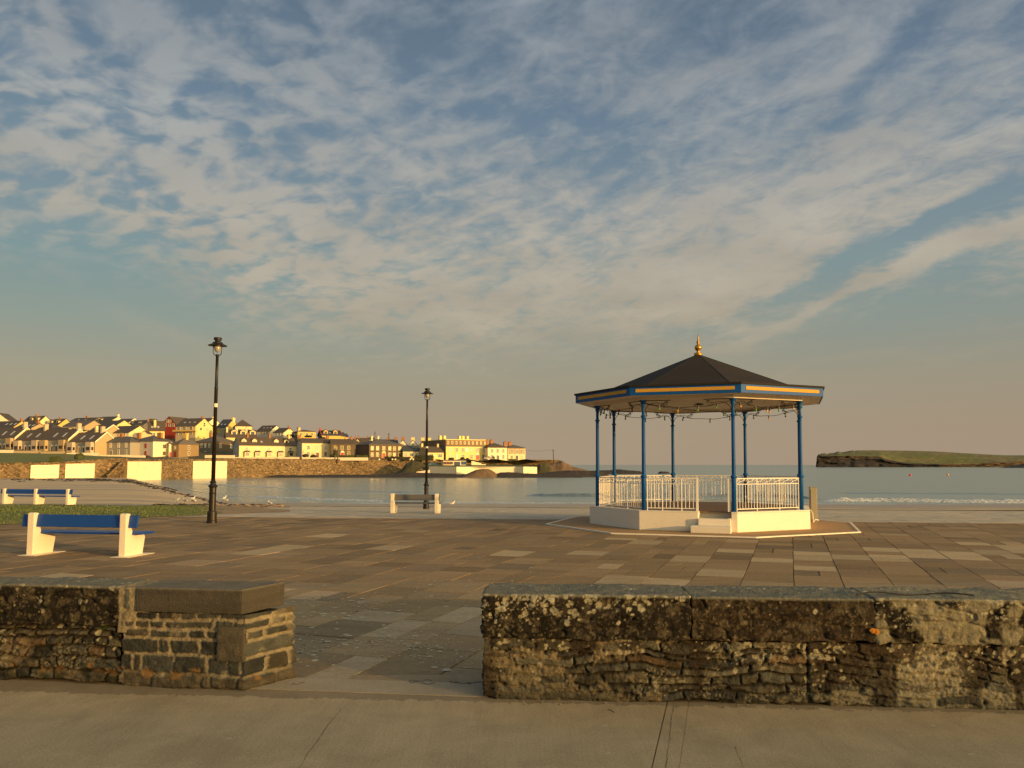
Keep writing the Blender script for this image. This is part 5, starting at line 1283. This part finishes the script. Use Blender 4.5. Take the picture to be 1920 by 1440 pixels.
    def bay(s,us,w=2.2,h=None,dpt=.9,z=0,wall='cream',side_lit=None,roof=True):
        h=h or s.eh*.94
        for u in us:
            x=u*s.L; mb=MB(); mb.box(x-w/2,x+w/2,-dpt,0,z-.5,z+h); o=mb.obj('bay',wm(wall),s.e)
            if roof:
                mb=MB(); mb.add([(x-w/2-.2,-dpt-.2,z+h),(x+w/2+.2,-dpt-.2,z+h),(x+w/2-.3,0,z+h+.6),(x-w/2+.3,0,z+h+.6)],[(0,1,2,3)]); mb.box(x-w/2-.2,x+w/2+.2,-dpt-.2,0,z+h-.1,z+h-.002); mb.obj('bay_roof',rm('d'),o)
            mb=MB()
            for k in range(max(1,int((h-.8)/2.4))):
                zz=z+.9+k*2.7; mb.box(x-w*.32,x+w*.32,-dpt-.05,-dpt,zz,zz+1.3); mb.box(x+w/2,x+w/2+.05,-dpt*.8,-dpt*.2,zz,zz+1.3); mb.box(x-w/2-.05,x-w/2,-dpt*.8,-dpt*.2,zz,zz+1.3)
            mb.obj('pane',M_pane,o)
        return s
Hs=House
GR=22; TD=[344]
# ---- front terrace on the lawn, left
def terr(lab,x0,x1,yb,ye,yr,D,units,doors,ch,side='cream'):
    h=Hs('terrace_house',lab,x0,x1,yb,ye,yr,TD[0],GR,10.5,'grey','b','gable',side=side,rakes='w',group='terrace houses facing the lawn')
    n=units; TD[0]=TD[0]-h.L*math.sin(rad(GR))-.25
    for i in range(n):
        a=i/n; w=1/n
        h.bay([a+w*.17,a+w*.86] if True else [],w=h.L/n*.20,dpt=1.5,h=h.eh*.97,wall='tan' if i%2 else 'beige',roof=False)
        h.door([a+w*.42,a+w*.58],doors[2*i:2*i+2],arch=True,w=h.L/n*.07,h=2.0)
        h.sky([a+w*.36,a+w*.70],.42,w=.9,h=2.6)
    h.chim(ch,h=2.2,w=.9,m=wm('beige'),pots=2,wy=1.6); return h
terr('grey terrace block cut by the left edge of the picture',-62,27,843.6,822.5,803.8,344,2,'rdmg',(.97,))
terr('longest grey terrace block with four arched doorways and twin skylights',27.5,127,846.5,825.8,806.8,333.5,2,'mddm',(.37,.99))
terr('shortest grey terrace block with one yellow and one green door',127.5,178,848.8,829,811.5,322.5,1,'yg',(.86,),'tan')  # tan end wall: the neighbour's shade is put into its colour
# low garden walls
def gwall(px0,px1,yb,yt,D,lab,m=None,D1=None):
    ribbon('garden_wall',[(px0,D,yb+2,yt),(px1,D1 or D,yb+2,yt+ (0 if D1 is None else 0))],m or M_cream,.4,None,lab,'wall')
gwall(-60,25,848,843.5,306,'cream garden wall before the leftmost terrace block')
gwall(26,75,849.5,845,306,'dull beige garden wall before the longest terrace block',M_tan)
gwall(76,121,852,846.5,305,'beige garden wall before the right half of the longest terrace block',M_tan)
gwall(122,184,855,849,304,'cream garden wall before the shortest terrace block')
gwall(186,243,858,853,304,'pale garden wall in front of the grey house with tall windows')
gwall(227,272,861.5,854,300,'pinkish tall garden wall in front of the pale house',M_cream)
gwall(316,352,862,858.5,306,'low cream wall in front of the stone house beside the white gable end')
gwall(384,440,861.5,853.5,318,'low white wall in front of the dark stone house')
gwall(440,561,861.5,857,322,'low yellow lit wall along the white seafront terrace')
gwall(566,690,861.5,857.8,326,'low cream wall before the cream house and the creeper covered house')
h=Hs('house','plain grey two storey house with tall narrow windows and dark door',186,244,854.5,829.2,819,322,GR,9,'grey','g','hip'); h.win([.12,.37,.63,.87],[.60],.9,1.9).win([.12,.63,.87],[.08],.9,1.9).door([.39],'d').chim([.42,.99],h=1.0,w=1.3)
h=Hs('house','pale grey house whose bright white end wall faces the sun',244,287,857.5,827.3,817,322,GR,11.5,'pgrey','g','hip',side='white'); h.win([.28,.68],[.58],.9,1.6,fm=wm('redtrim')).win([.68],[.1],.9,1.7,fm=wm('redtrim')).door([.28],'d').win([.5],[.58,.15],1.3,1.3,fm=wm('tan'),face='R',pm=M_pane).chim([.8],h=.9,w=2.0)
h=Hs('annex','narrow white annex with a red door squeezed beside the pale house',316.5,322.5,857.5,831,829,322,-30,6,'white','g','hip'); h.door([.5],'r',w=.8)
h=Hs('stone_house','brown stone house with white windows and an arched red coach door',322.5,335,857.5,832,820.5,322,GR,11,'stone','g','hip',side='stone'); h.door([.45],'m',w=1.7,h=2.4,arch=False,fm=M_brick).win([.45],[.62],.6,1.0).win([.5],[.62,.18],.9,1.4,face='R',pm=M_pane).chim([.5],h=1.6,w=1.6,m=wm('dyellow'),pots=3)
h=Hs('stone_house','large dark stone house partly hidden by the near lamp post',364,402,856,828.5,817,356,GR,15,'dgrey','g','hip',side='brown'); h.win([.15,.36,.55,.75],[.62],.7,1.5).win([.2,.55],[.12],.8,1.4).win([.25,.7],[.60],.9,1.6,face='R').win([.35],[.1],1.6,1.2,face='R').chim([.2],h=1.0,w=.8)
# ---- white seafront terrace
SR=-34
h=Hs('white_terrace','long white seafront terrace with five ground floor bays and blue-grey end wall, its shade painted in',448,556,858.3,834.5,819.5,334,SR,9,'cream','b','gable',side='bluegrey'); 
h.win([.13,.31,.51,.71,.89],[.58],.85,1.35,blind=.6).bay([.13,.31,.51,.71,.89],w=2.3,h=2.5,dpt=1.1).dormer([.10,.28,.66,.84],.36,2.0,1.3).sky([.40],.4,.8,1.1).chim([.19,.57],h=1.6,w=.7).chim([.92],h=1.4,w=.7,m=wm('yellow'),pots=1).win([.45],[.45],.6,1.5,face='L').win([.5],[.06],.6,1.2,face='L')
h=Hs('house','cream house with a pointed porch, arched red door and three upper windows',566,621,857.8,830.3,822,338,-28,9,'cream','b','gable',side='bluegrey'); h.win([.22,.51,.80],[.56],1.0,1.5).win([.22,.80],[.12],1.0,1.6).door([.53],'m',arch=True,w=1.3).chim([.0,.97],h=1.2,w=1.0)
h=Hs('house','creeper covered brown house with a red door and cream windows',621.5,665,857.8,832.3,823.5,338,-20,9,'brown','b','gable',side='tan'); h.win([.17,.45,.74],[.58],1.0,1.5,fm=M_trimy).win([.74],[.14],1.0,1.6,fm=M_trimy).door([.47],'r',w=1.3,arch=True).chim([.93],h=1.0,w=.9)
h=Hs('villa','wide brown villa with cream window surrounds and an arched red doorway',692,755,858.5,832.8,822,342,-33,15,'brown','g','hip',side='dark'); h.win([.09,.245,.43,.61,.75,.91],[.58],1.1,1.5,fm=M_trimy,blind=.7).win([.09,.245,.61,.75],[.12],1.1,1.5,fm=M_trimy).door([.43],'r',arch=True,w=1.5,fm=M_trimy).door([.91],'d',arch=True,w=1.0,fm=M_trimy).chim([.27,.46],h=1.0,w=.7,m=wm('cream'),pots=1)
h=Hs('cottage','low cream cottage with a slate roof between the brown villa and the hedge',755.5,788,858.5,846,836,348,-15,8,'cream','s','gable',side='tan'); h.win([.15,.5,.8],[.25],1.3,1.3,blind=.1)
h=Hs('bungalow','yellow bungalow with a brown gable end and a picture window, left of the hotel',800,832,860,848,837.5,344,-35,9,'yellow','b','gable',side='tan'); h.win([.25,.78],[.25],1.9,1.3,blind=0).chim([.0],h=1.2,w=.8,m=wm('yellow')).chim([.93],h=1.1,w=.7,m=wm('yellow'))
# gables stacked behind
for i,(x0,x1,ya,c,lab) in enumerate(((746,765,825,'white','white gabled house with one attic window, leftmost of the chimneyed gables'),(765,784,825.5,'white','white gabled house with a big chimney stack, second of the chimneyed gables'),(785,801,826,'yellow','yellow gabled house, third of the chimneyed gables'),(801.5,809,826.5,'yellow','yellow gabled house beside the dark hotel end'))):
    h=Hs('gabled_house',lab,x0,x1,846,835.5,ya,376,-8,12,c,'s','gf',group='gabled houses behind the cottage'); h.chim([.5],h=1.4,w=1.6,m=wm('yellow') if i else M_brick,dy=.35,pots=3)
    if i<2: h.win([.5],[.92],.9,1.1)
# hotel and end houses
h=Hs('hotel','big yellow seafront hotel with a brown flat topped attic storey',836,914,862,837,836,350,-26,30,'hotel','g','flat',side='dgrey',cat='hotel',over=.0); 
h.win([.11,.255,.41,.61,.755,.90],[.60],1.1,1.7).win([.11,.41,.61,.90],[.10],1.1,1.7).door([.265],'w',arch=True,w=1.0).door([.755],'r',arch=True,w=1.5)
mb=MB(); mb.box(.05,h.L-.05,.3,29.7,h.eh+.46,h.eh+2.85,0); ho=mb.obj('attic_storey',wm('hotelbrown'),h.e)
mb=MB(); mb.box(-.2,h.L+.2,.02,29.9,h.eh+2.852,h.eh+3.2); mb.obj('cornice',M_trimy,ho)
for i in range(10):
    u=(.055+.0985*i)*h.L; mb=MB(); mb.box(u-.45,u+.45,.16,.299,h.eh+.95,h.eh+2.35,0); mb.box(u-.3,u+.3,.14,.159,h.eh+1.1,h.eh+2.2,1); mb.obj('window',[M_trimy,M_pane],ho)
for u in (.03,.13,.50,.58,.69):
    mb=MB(); mb.box(u*h.L-.5,u*h.L+.5,8,9.6,h.eh+3.2,h.eh+5.0); mb.obj('chimney',M_trimy,h.e)
mb=MB(); mb.lathe([(1.0,0),(1.0,.08)],20,M=Matrix.Translation((.5*h.L,-.01,h.eh*.76))@Matrix.Rotation(rad(90),4,'X')); mb.obj('roundel',M_trim,h.e)
h=Hs('house','white three window house joined to the right end of the hotel',914.6,951,862.8,838.5,829.5,354,-24,11,'white','b','hip'); h.win([.22,.51,.80],[.60],.85,1.5,fm=wm('white'),blind=.1).win([.22,.80],[.12],.85,1.6,fm=wm('white'),blind=.1).door([.52],'b',w=1.1,arch=True).chim([.18,.40],h=1.2,w=1.3,dy=.45,pots=4)
h=Hs('house','last house of the row with a tan upper storey and cream ground floor',952.5,985,862.8,839.5,833.8,358,-20,10,'cream','g','hip'); 
mb=MB(); mb.box(.3,h.L-.3,-.03,-.002,h.eh*.5,h.eh*.96); mb.obj('tan_band',wm('tan'),h.e)
h.win([.22,.5,.79],[.58],.85,1.4,fm=M_trim,blind=.1).win([.22,.79],[.12],.85,1.4,blind=.1).door([.51],'d',arch=True,w=1.1).chim([.05,.32],h=1.1,w=1.5,pots=4)
# lifeguard kiosk on the lower terrace
h=Hs('kiosk','low white and blue beach building with a flat roof on the lower lawn',830.5,874,873.5,864.2,864,333,-12,6,'white','g','flat',cat='beach hut',found=2,over=.1); h.win([.08,.22,.36],[.35],1.1,.9,blind=0,fm=M_brick).door([.61],'b',w=2.6,h=1.7,fm=wm('white')).win([.84,.95],[.3],.8,1.1,blind=0,fm=mat('blue_frame',(.05,.14,.35),.5))
ribbon('stepped_wall',[(884,335,872,864),(902,336,872,868.3),(903,336,872,870.5),(911,337,872,870.8)],M_ww,.5,None,'white wall stepping down beside the beach building','wall')
# ---- houses up the hill (left)
def hill(lab,x0,x1,yb,ye,yr,D,r=GR,depth=9,wall='grey',roof='d',kind='gable',side='yellow',name='house',**k): return Hs(name,lab,x0,x1,yb,ye,yr,D,r,depth,wall,roof,kind,side=side,found=6,**k)
hill('bright white gabled house cut by the left edge on the skyline',-22,14.5,803,788,774.5,452,-5,10,'white','d','gf',None)
h=hill('dark roofed house with three skylights and an orange gable, upper left',-30,23,810,803,791,375,side='dyellow',depth=9); h.sky([.62,.77,.92],.5,.7,1.5).chim([.98],h=1.0,m=M_brick)
h=hill('skyline house with two arched dormers and a tall bright gable',37,67,806,796,781,445,side='cream',depth=11); h.dormer([.42,.78],.45,1.7,1.9).chim([.45],h=.8,m=M_brick).win([.5],[1.15],1.2,1.2,face='R')
h=hill('low roof with slanting skylights and a brick chimney behind the long terrace',27,58,812,803,795,352,side='tan',depth=8); h.sky([.25,.6,.85],.5,.7,1.6).chim([.88],h=1.2,w=1.4)
h=hill('dark hipped roof with a brown gable behind the long terrace',58,94,812,807,796,350,side='brown',kind='hip',depth=11)
h=hill('skyline house with two dormers and an orange gable, second from left',86,106,810,799,786,440,side='dyellow',depth=11,wall='cream'); h.dormer([.1,.7],.4,1.6,1.7).chim([.45],h=.8)
h=hill('low broad brown roof just behind the right end of the long terrace',86,118,815,808,803,345,side='yellow',depth=7,wall='beige')
h=hill('wide grey roofed house with a tan gable and round arch',117,158,812,799.5,789.5,400,side='tan',depth=11,wall='beige',roof='g'); h.win([.3,.5,.68,.86],[.45],1.0,.9,blind=0)
h=hill('dark skyline roof behind the wide grey roofed house',127,168,800,792,784.3,470,side='brown',depth=11); h.chim([.50],h=1.0,w=1.2).sky([.3,.6],.5,.6,1)
h=hill('small dark roofed house with a bright gable behind the shortest terrace block',136,150,820,812,807,345,side='yellow',depth=7,wall='beige')
h=hill('dark roof with a small bright gable and white chimney',152,168,820,813.5,808,344,side='yellow',depth=7,wall='beige'); h.chim([.95],h=2.0,w=.8,m=wm('cream'))
h=hill('steep dark roof with a long bright bargeboard',164,191,820,810.5,797.5,352,side='tan',depth=11,rakes='w')
h=hill('skyline house with arched dormer and broad white gable',178,207,799,790,782,455,side='white',depth=10,wall='cream'); h.dormer([.2],.2,3,1.3).chim([.99],h=1.2,m=wm('white')).win([.3,.6],[.3],1.2,1.0,blind=0)
h=hill('long low dark roof with a yellow gable below the skyline',174,219,806,797.5,789.5,420,side='yellow',depth=9,wall='beige')
h=hill('slate roofed white house with a big cream gable above the grey house',202,241,820,812,799.5,355,side='cream',depth=12,wall='white'); h.win([.12,.5,.8],[.3],.9,1.2,blind=0).win([.35,.7],[.4],.6,1.1,face='R')
h=hill('dark skyline roof with cream bargeboard',214,238,800,795,786,450,side='cream',depth=9,rakes='w')
h=hill('blue slate roof with two small pointed dormers on the skyline',238,268,806,797,788.5,425,side='dgrey',depth=10,roof='s',wall='green'); h.dormer([.12,.62],.3,1.8,.9).win([.7,.85],[-.3],1,1.3)
h=hill('small white gabled sun room in front of the tall chimney house',264,276,820,812.5,807.5,348,-8,6,'cream','b','gf',None)
h=hill('yellow house with a steep dark roof and very tall chimney',277,308,822,807.5,789.5,362,-24,12,'yellow','b','gable','green'); h.chim([.42],h=3.0,w=1.0,m=wm('yellow'),dy=.2,pots=1).chim([.0],h=1.0,w=.6).sky([.25,.62],.35,.9,1.4).win([.15,.32],[.25],1.6,1.6,blind=0)
h=hill('red boarded gabled house standing highest on the skyline',302,330,809,796.5,781.3,425,16,14,'red','b','gf',None); h.win([.42,.58],[1.35],1.0,1.3,blind=0).win([.25,.55,.8],[.75],1.3,1.3,blind=0)
h=hill('long two storey beige house with three skylights and bright yellow gable',329,366,818,799.5,785.3,392,20,12,'beige','b','gable','yellow'); h.sky([.25,.5,.75],.45,.9,.9).win([.15,.45,.78],[.62],1.6,1.5,blind=0).win([.1,.32,.62,.8],[.15],.9,1.3,blind=0).door([.45],'d').win([.3,.7],[.62],1.4,1.2,face='R').win([.5],[1.0],1.1,2.0,face='R').chim([.9],h=.7)
mb=MB(); mb.box(-.5,h.L+1.4,-1.6,-.001,h.eh*.46,h.eh*.50); mb.box(-.5,h.L+1.4,-1.6,-1.5,h.eh*.50,h.eh*.62); mb.obj('balcony',wm('dyellow'),h.e)
h=hill('dark roof with a white gable behind the long beige house',372,388,800,793,784.5,450,side='white',depth=10); h.chim([.9],h=.8,m=wm('white'))
h=hill('dark slate skyline house with a yellow gable right of the near lamp post',406,424,808,801,787,430,side='dyellow',depth=10,roof='s'); h.chim([.97],h=1.0,m=wm('yellow')).sky([.3,.65],.3,.7,1)
h=hill('cream hipped house with a chimney on the skyline right of the near lamp post',441,472,812,798.5,786.5,410,-24,15,'cream','b','hip','bluegrey'); h.win([.16,.28,.58,.72],[.3],1.2,1.2,blind=.5).chim([.0],h=1.5,w=1.2,m=wm('cream'),dy=.6)
h=hill('row with three big cream dormers and three cream chimneys above the white terrace',424,481,829,819.5,805.5,366,-24,9,'yellow','b','gable','brown',name='dormer_terrace'); h.dormer([.27,.57,.88],.35,2.6,1.9).chim([.04,.36,.68],h=2.0,w=.8,m=wm('cream'),dy=.35,pots=1)
h=hill('long dark skyline roof with a white and blue gable',480,506,815,809,798.5,440,side='white',depth=11,wall='bluegrey'); h.sky([.3,.55,.8],.55,.6,.9).win([.5],[1.1],1.0,1.0,face='R').win([.4,.6,.8],[.2],1.5,1.2,blind=0)
h=hill('dark roofed house with a plain cream gable behind the white terrace',512,531,818,811.5,803,430,side='cream',depth=10,wall='bluegrey'); h.chim([.95],h=.8).win([.3,.6],[.3],1.2,1.2,blind=0)
h=hill('bright yellow hipped bungalow on the skyline above the white terrace',558,592,820,808.5,805.5,405,-26,16,'dyellow','b','hip','dgrey',name='bungalow'); h.win([.2,.5,.8],[.35],1.1,1.1,blind=0).chim([.25],h=.9,w=1.0,m=wm('yellow')).win([.2,.5,.75],[.4],1.5,1.1,face='L')
h=hill('yellow house with two round topped dormers and red trimmed gables',604,640,826,816.3,807.3,380,-24,11,'dyellow','s','gable','brown'); h.dormer([.22,.72],.3,2.0,1.7,wall='dyellow').chim([.0],h=1.0,w=.8,m=wm('redtrim')).sky([.45],.5,.7,1)
mb=MB(); 
for x in (-.45,h.L+.25):
    for (ya,yb_) in ((-.3,h.depth/2),(h.depth+.3,h.depth/2)):
        mb.add([(x,ya,h.eh-.3),(x+.2,ya,h.eh-.3),(x+.2,yb_,h.rh+.0),(x,yb_,h.rh+.0),(x,ya,h.eh+.2),(x+.2,ya,h.eh+.2),(x+.2,yb_,h.rh+.5),(x,yb_,h.rh+.5)],[(0,1,2,3),(4,5,6,7),(0,3,7,4),(1,2,6,5),(0,1,5,4)])
mb.obj('red_verge',wm('redtrim'),h.e)
for i,(x0,x1,ye,yr,lab) in enumerate(((640,647,818,811,'small slate roof with a red verge right of the dormered yellow house'),(647.5,653,819.5,813.5,'smallest slate roof with a red verge, right of the other one'))):
    h=hill(lab,x0,x1,826,ye,yr,384+i*4,-24,8,'dyellow','s','gable','redtrim')
h=hill('dark low roofed house with a tiny cream dormer left of the brown villa',668,692,840,833,821.5,375,-12,10,'brown','b','gable','cream'); h.chim([.2,.9],h=.8).dormer([.1],.3,1.4,1.2)
h=hill('dull slate roof behind the cream porch house',652,668,838,831,823,372,-12,10,'brown','g','gable','tan'); h.chim([.9],h=1.0)
h=hill('brick chimneyed slate roof behind the brown villa',716,746,842,832,824.5,380,-12,9,'white','s','gable','white'); h.chim([.45,.9],h=1.0,w=1.3,m=M_brick,pots=3)
# poles and wires
M_pole=mat('wood_pole',(.10,.065,.035),.9)
def pole(px,yb,yt,D,label,lean=0):
    p=PD(px,yb,D); h_=PD(px,yt,D).z-p.z; r=empty('utility_pole',p,0,label,'utility pole'); r.rotation_euler=(0,lean,0)
    mb=MB(); mb.tube([(0,0,-2),(0,0,h_)],[.22,.14],8); mb.obj('pole',M_pole,r)
    mb=MB(); mb.box(-.7,.7,-.06,.06,h_-.9,h_-.75); mb.obj('crossarm',M_pole,r); return r
pole(703,822,809,372,'taller wooden utility pole above the brown villa roof'); pole(729,824,811.5,372,'shorter wooden utility pole right of the other one above the villa')
pole(1038,865,842,356,'leaning wooden utility pole alone at the end of the point',rad(-2)); pole(122.5,871,819,250,'thin wooden pole standing before the terraces behind the stone sea wall'); pole(557.5,820,800,400,'slim pole on the skyline beside the yellow bungalow')
pole(633,860,832,325,'slim pole on the seafront before the creeper covered house')
mb=MB(); a=PD(985,844,357); b=PD(1037,843,356)
mb.tube([a.lerp(b,t/10)+Vector((0,0,-.5*4*(t/10)*(1-t/10))) for t in range(11)],.035,4); tag(mb.obj('overhead_wire',M_blk),'thin wire running from the last house to the leaning pole','wire')
# hedges and bushes
M_leaf=mat('leaves',(.055,.065,.016),.85,var=.45,vs=.9); M_leafd=mat('leaves_dark',(.035,.038,.014),.85,var=.45,vs=.9)
def bush(name,px,pyb,wpx,hpx,D,label,box=False,dark=False,seed=0):
    rnd=random.Random(seed+int(px)); p=PD(px,pyb,D); k=D/F; w,h_=wpx*k/2,hpx*k; mb=MB(); n=int(500*min(3,max(.5,w*h_/6)))
    for i in range(n):
        while 1:
            x,y,z=rnd.uniform(-1,1),rnd.uniform(-1,1),rnd.uniform(0,1)
            if box or x*x+y*y+((z-.4)/.62)**2<1.0+rnd.uniform(-.15,.1): break
        q=Vector((x*w,y*min(w,1.8),z*h_)); s=rnd.uniform(.12,.3); a=Vector((rnd.gauss(0,1),rnd.gauss(0,1),rnd.gauss(0,1))).normalized(); b=a.orthogonal().normalized()
        mb.add([q+a*s,q+b*s*.6,q-a*s,q-b*s*.6],[(0,1,2,3)])
    # dense inside
    vs=[];m_=10
    mb.lathe([(.85*w,0),(.88*w,h_*.45),(.6*w,h_*.78),(.1*w,h_*.86)],10) if not box else mb.box(-w*.93,w*.93,-1.3,1.3,-.3,h_*.88)
    o=mb.obj(name,M_leafd if dark else M_leaf,loc=p); return tag(o,label,'hedge' if box else 'bush')
bush('hedge',104.5,867,17,11,226,'square clipped hedge on the lawn between two white panels',True)
bush('bush',148.5,861,18,12,236,'big rounded bush on the lawn in front of the shortest terrace block')
bush('bush',276.5,858.5,11,4.5,308,'small dark shrub before the pale house',dark=True)
bush('hedge',648,857.8,34,4.5,330,'low clipped hedge in front of the creeper covered house',True)
bush('hedge',679,858.5,20,5,330,'clipped hedge between the creeper covered house and the villa',True)
bush('bush',573,857,13,6,331,'round shrub left of the cream porch house',dark=True); bush('bush',588,857.5,13,5,331,'small dark shrub left of the arched red porch',dark=True); bush('bush',623,857.5,9,6,331,'dark shrub between the cream house and the creeper covered house',dark=True)
bush('bush',628.5,853,8,11,331.5,'small round headed tree against the creeper covered house',dark=True)
bush('hedge',733,862,24,6.5,336,'dark hedge in front of the right half of the brown villa',True,True)
bush('hedge',757,861.5,26,5,338,'low brownish hedge in front of the low cream cottage',True,True)
bush('hedge',795,862,36,8.5,338,'taller dark hedge between the cottage and the hotel',True,True)
bush('bush',846,862.5,11,5,343,'dark shrub at the left foot of the hotel',dark=True); bush('bush',867,862.5,9,5.5,343,'dark shrub under the second pair of hotel windows',dark=True); bush('bush',876.5,862.8,7,4,343,'low shrub left of the hotel centre',dark=True); bush('bush',925,861.5,6,6,346,'ochre green shrub before the white end house'); bush('hedge',960,863.3,14,2.5,348,'low hedge before the last house of the row',True)
bush('bush',395,806,12,10,400,'bushy green tree beside the near lamp post on the hill',dark=True); bush('bush',408,812,12,9,395,'green bush just right of the near lamp post on the hill')
bush('bush',285,790,20,5,450,'low rounded tree top on the skyline behind the tall chimney house'); bush('bush',606,823,10,4,374,'dark bush left of the dormered yellow house',dark=True); bush('bush',578,820,16,4,398,'dark bush below the yellow bungalow',dark=True)
bush('bush',475,826,16,5,372,'dark shrubbery at the right end of the three dormer row',dark=True); bush('bush',545,818,16,4,415,'scrub below the plain cream gable',dark=True); bush('bush',696,824,14,4,392,'green shrubbery left of the two utility poles')
bush('bush',225,861,14,3,300,'scrubby grass clump at the foot of the pinkish wall'); bush('bush',786,846,14,7,366,'dark tree mass between the yellow gables and the bungalow',dark=True)
# round white stones on the sea wall
for px,lab in ((711,'first'),(735.5,'second'),(741,'third'),(769,'fourth'),(774.5,'fifth')):
    p=PD(px,862,333.5); mb=MB(); mb.lathe([(.2,-.3),(.42,0),(.45,.2),(.3,.45),(.05,.52)],10); o=mb.obj('painted_stone',M_ww,loc=p,smooth=True)
    tag(o,'%s white painted stone from the left on the sea wall before the villa'%lab,'stone','white painted stones on the sea wall')
# parked cars
def car(px,py,D,yaw,colr,lab):
    r=empty('parked_car',PD(px,py,D),yaw,lab,'car'); m_=mat('car_paint_%d'%px,colr,.3,var=.03,spec=.7)
    mb=MB(); pr=[(-2.05,.35),(-2.1,.75),(-1.9,.9),(-1.1,.98),(1.2,.95),(1.95,.8),(2.1,.6),(2.05,.35)]
    vs=[(x,y,z) for y in (-.82,.82) for x,z in pr]; n=len(pr); mb.add(vs,[tuple(range(n)),tuple(range(2*n-1,n-1,-1))]+[(i,(i+1)%n,n+(i+1)%n,n+i) for i in range(n)]); mb.obj('body',m_,r,bevel=.06)
    pr=[(-1.5,.95),(-1.05,1.42),(.35,1.45),(1.1,.95)]; mb=MB(); vs=[(x,y*(1 if z<1 else .85),z) for y in (-.74,.74) for x,z in pr]; n=4
    mb.add(vs,[tuple(range(n)),tuple(range(2*n-1,n-1,-1))]+[(i,(i+1)%n,n+(i+1)%n,n+i) for i in range(n)]); mb.obj('windows',M_pane,r)
    mb=MB(); mb.box(-1.05,.35,-.62,.62,1.44,1.48); mb.obj('car_roof',m_,r)
    for x in (-1.3,1.3):
        for y in (-.8,.8):
            mb=MB(); mb.lathe([(.32,-.1),(.32,.1)],14,M=Matrix.Translation((x,y,.32))@Matrix.Rotation(rad(90),4,'X')); mb.obj('wheel',M_blk,r)
car(915.5,862,344,.3,(.40,.36,.30),'pale silver car parked between the hotel and the white end house'); car(812,873.6,338,.2,(.10,.25,.45),'light blue car parked low beside the white and blue beach building')
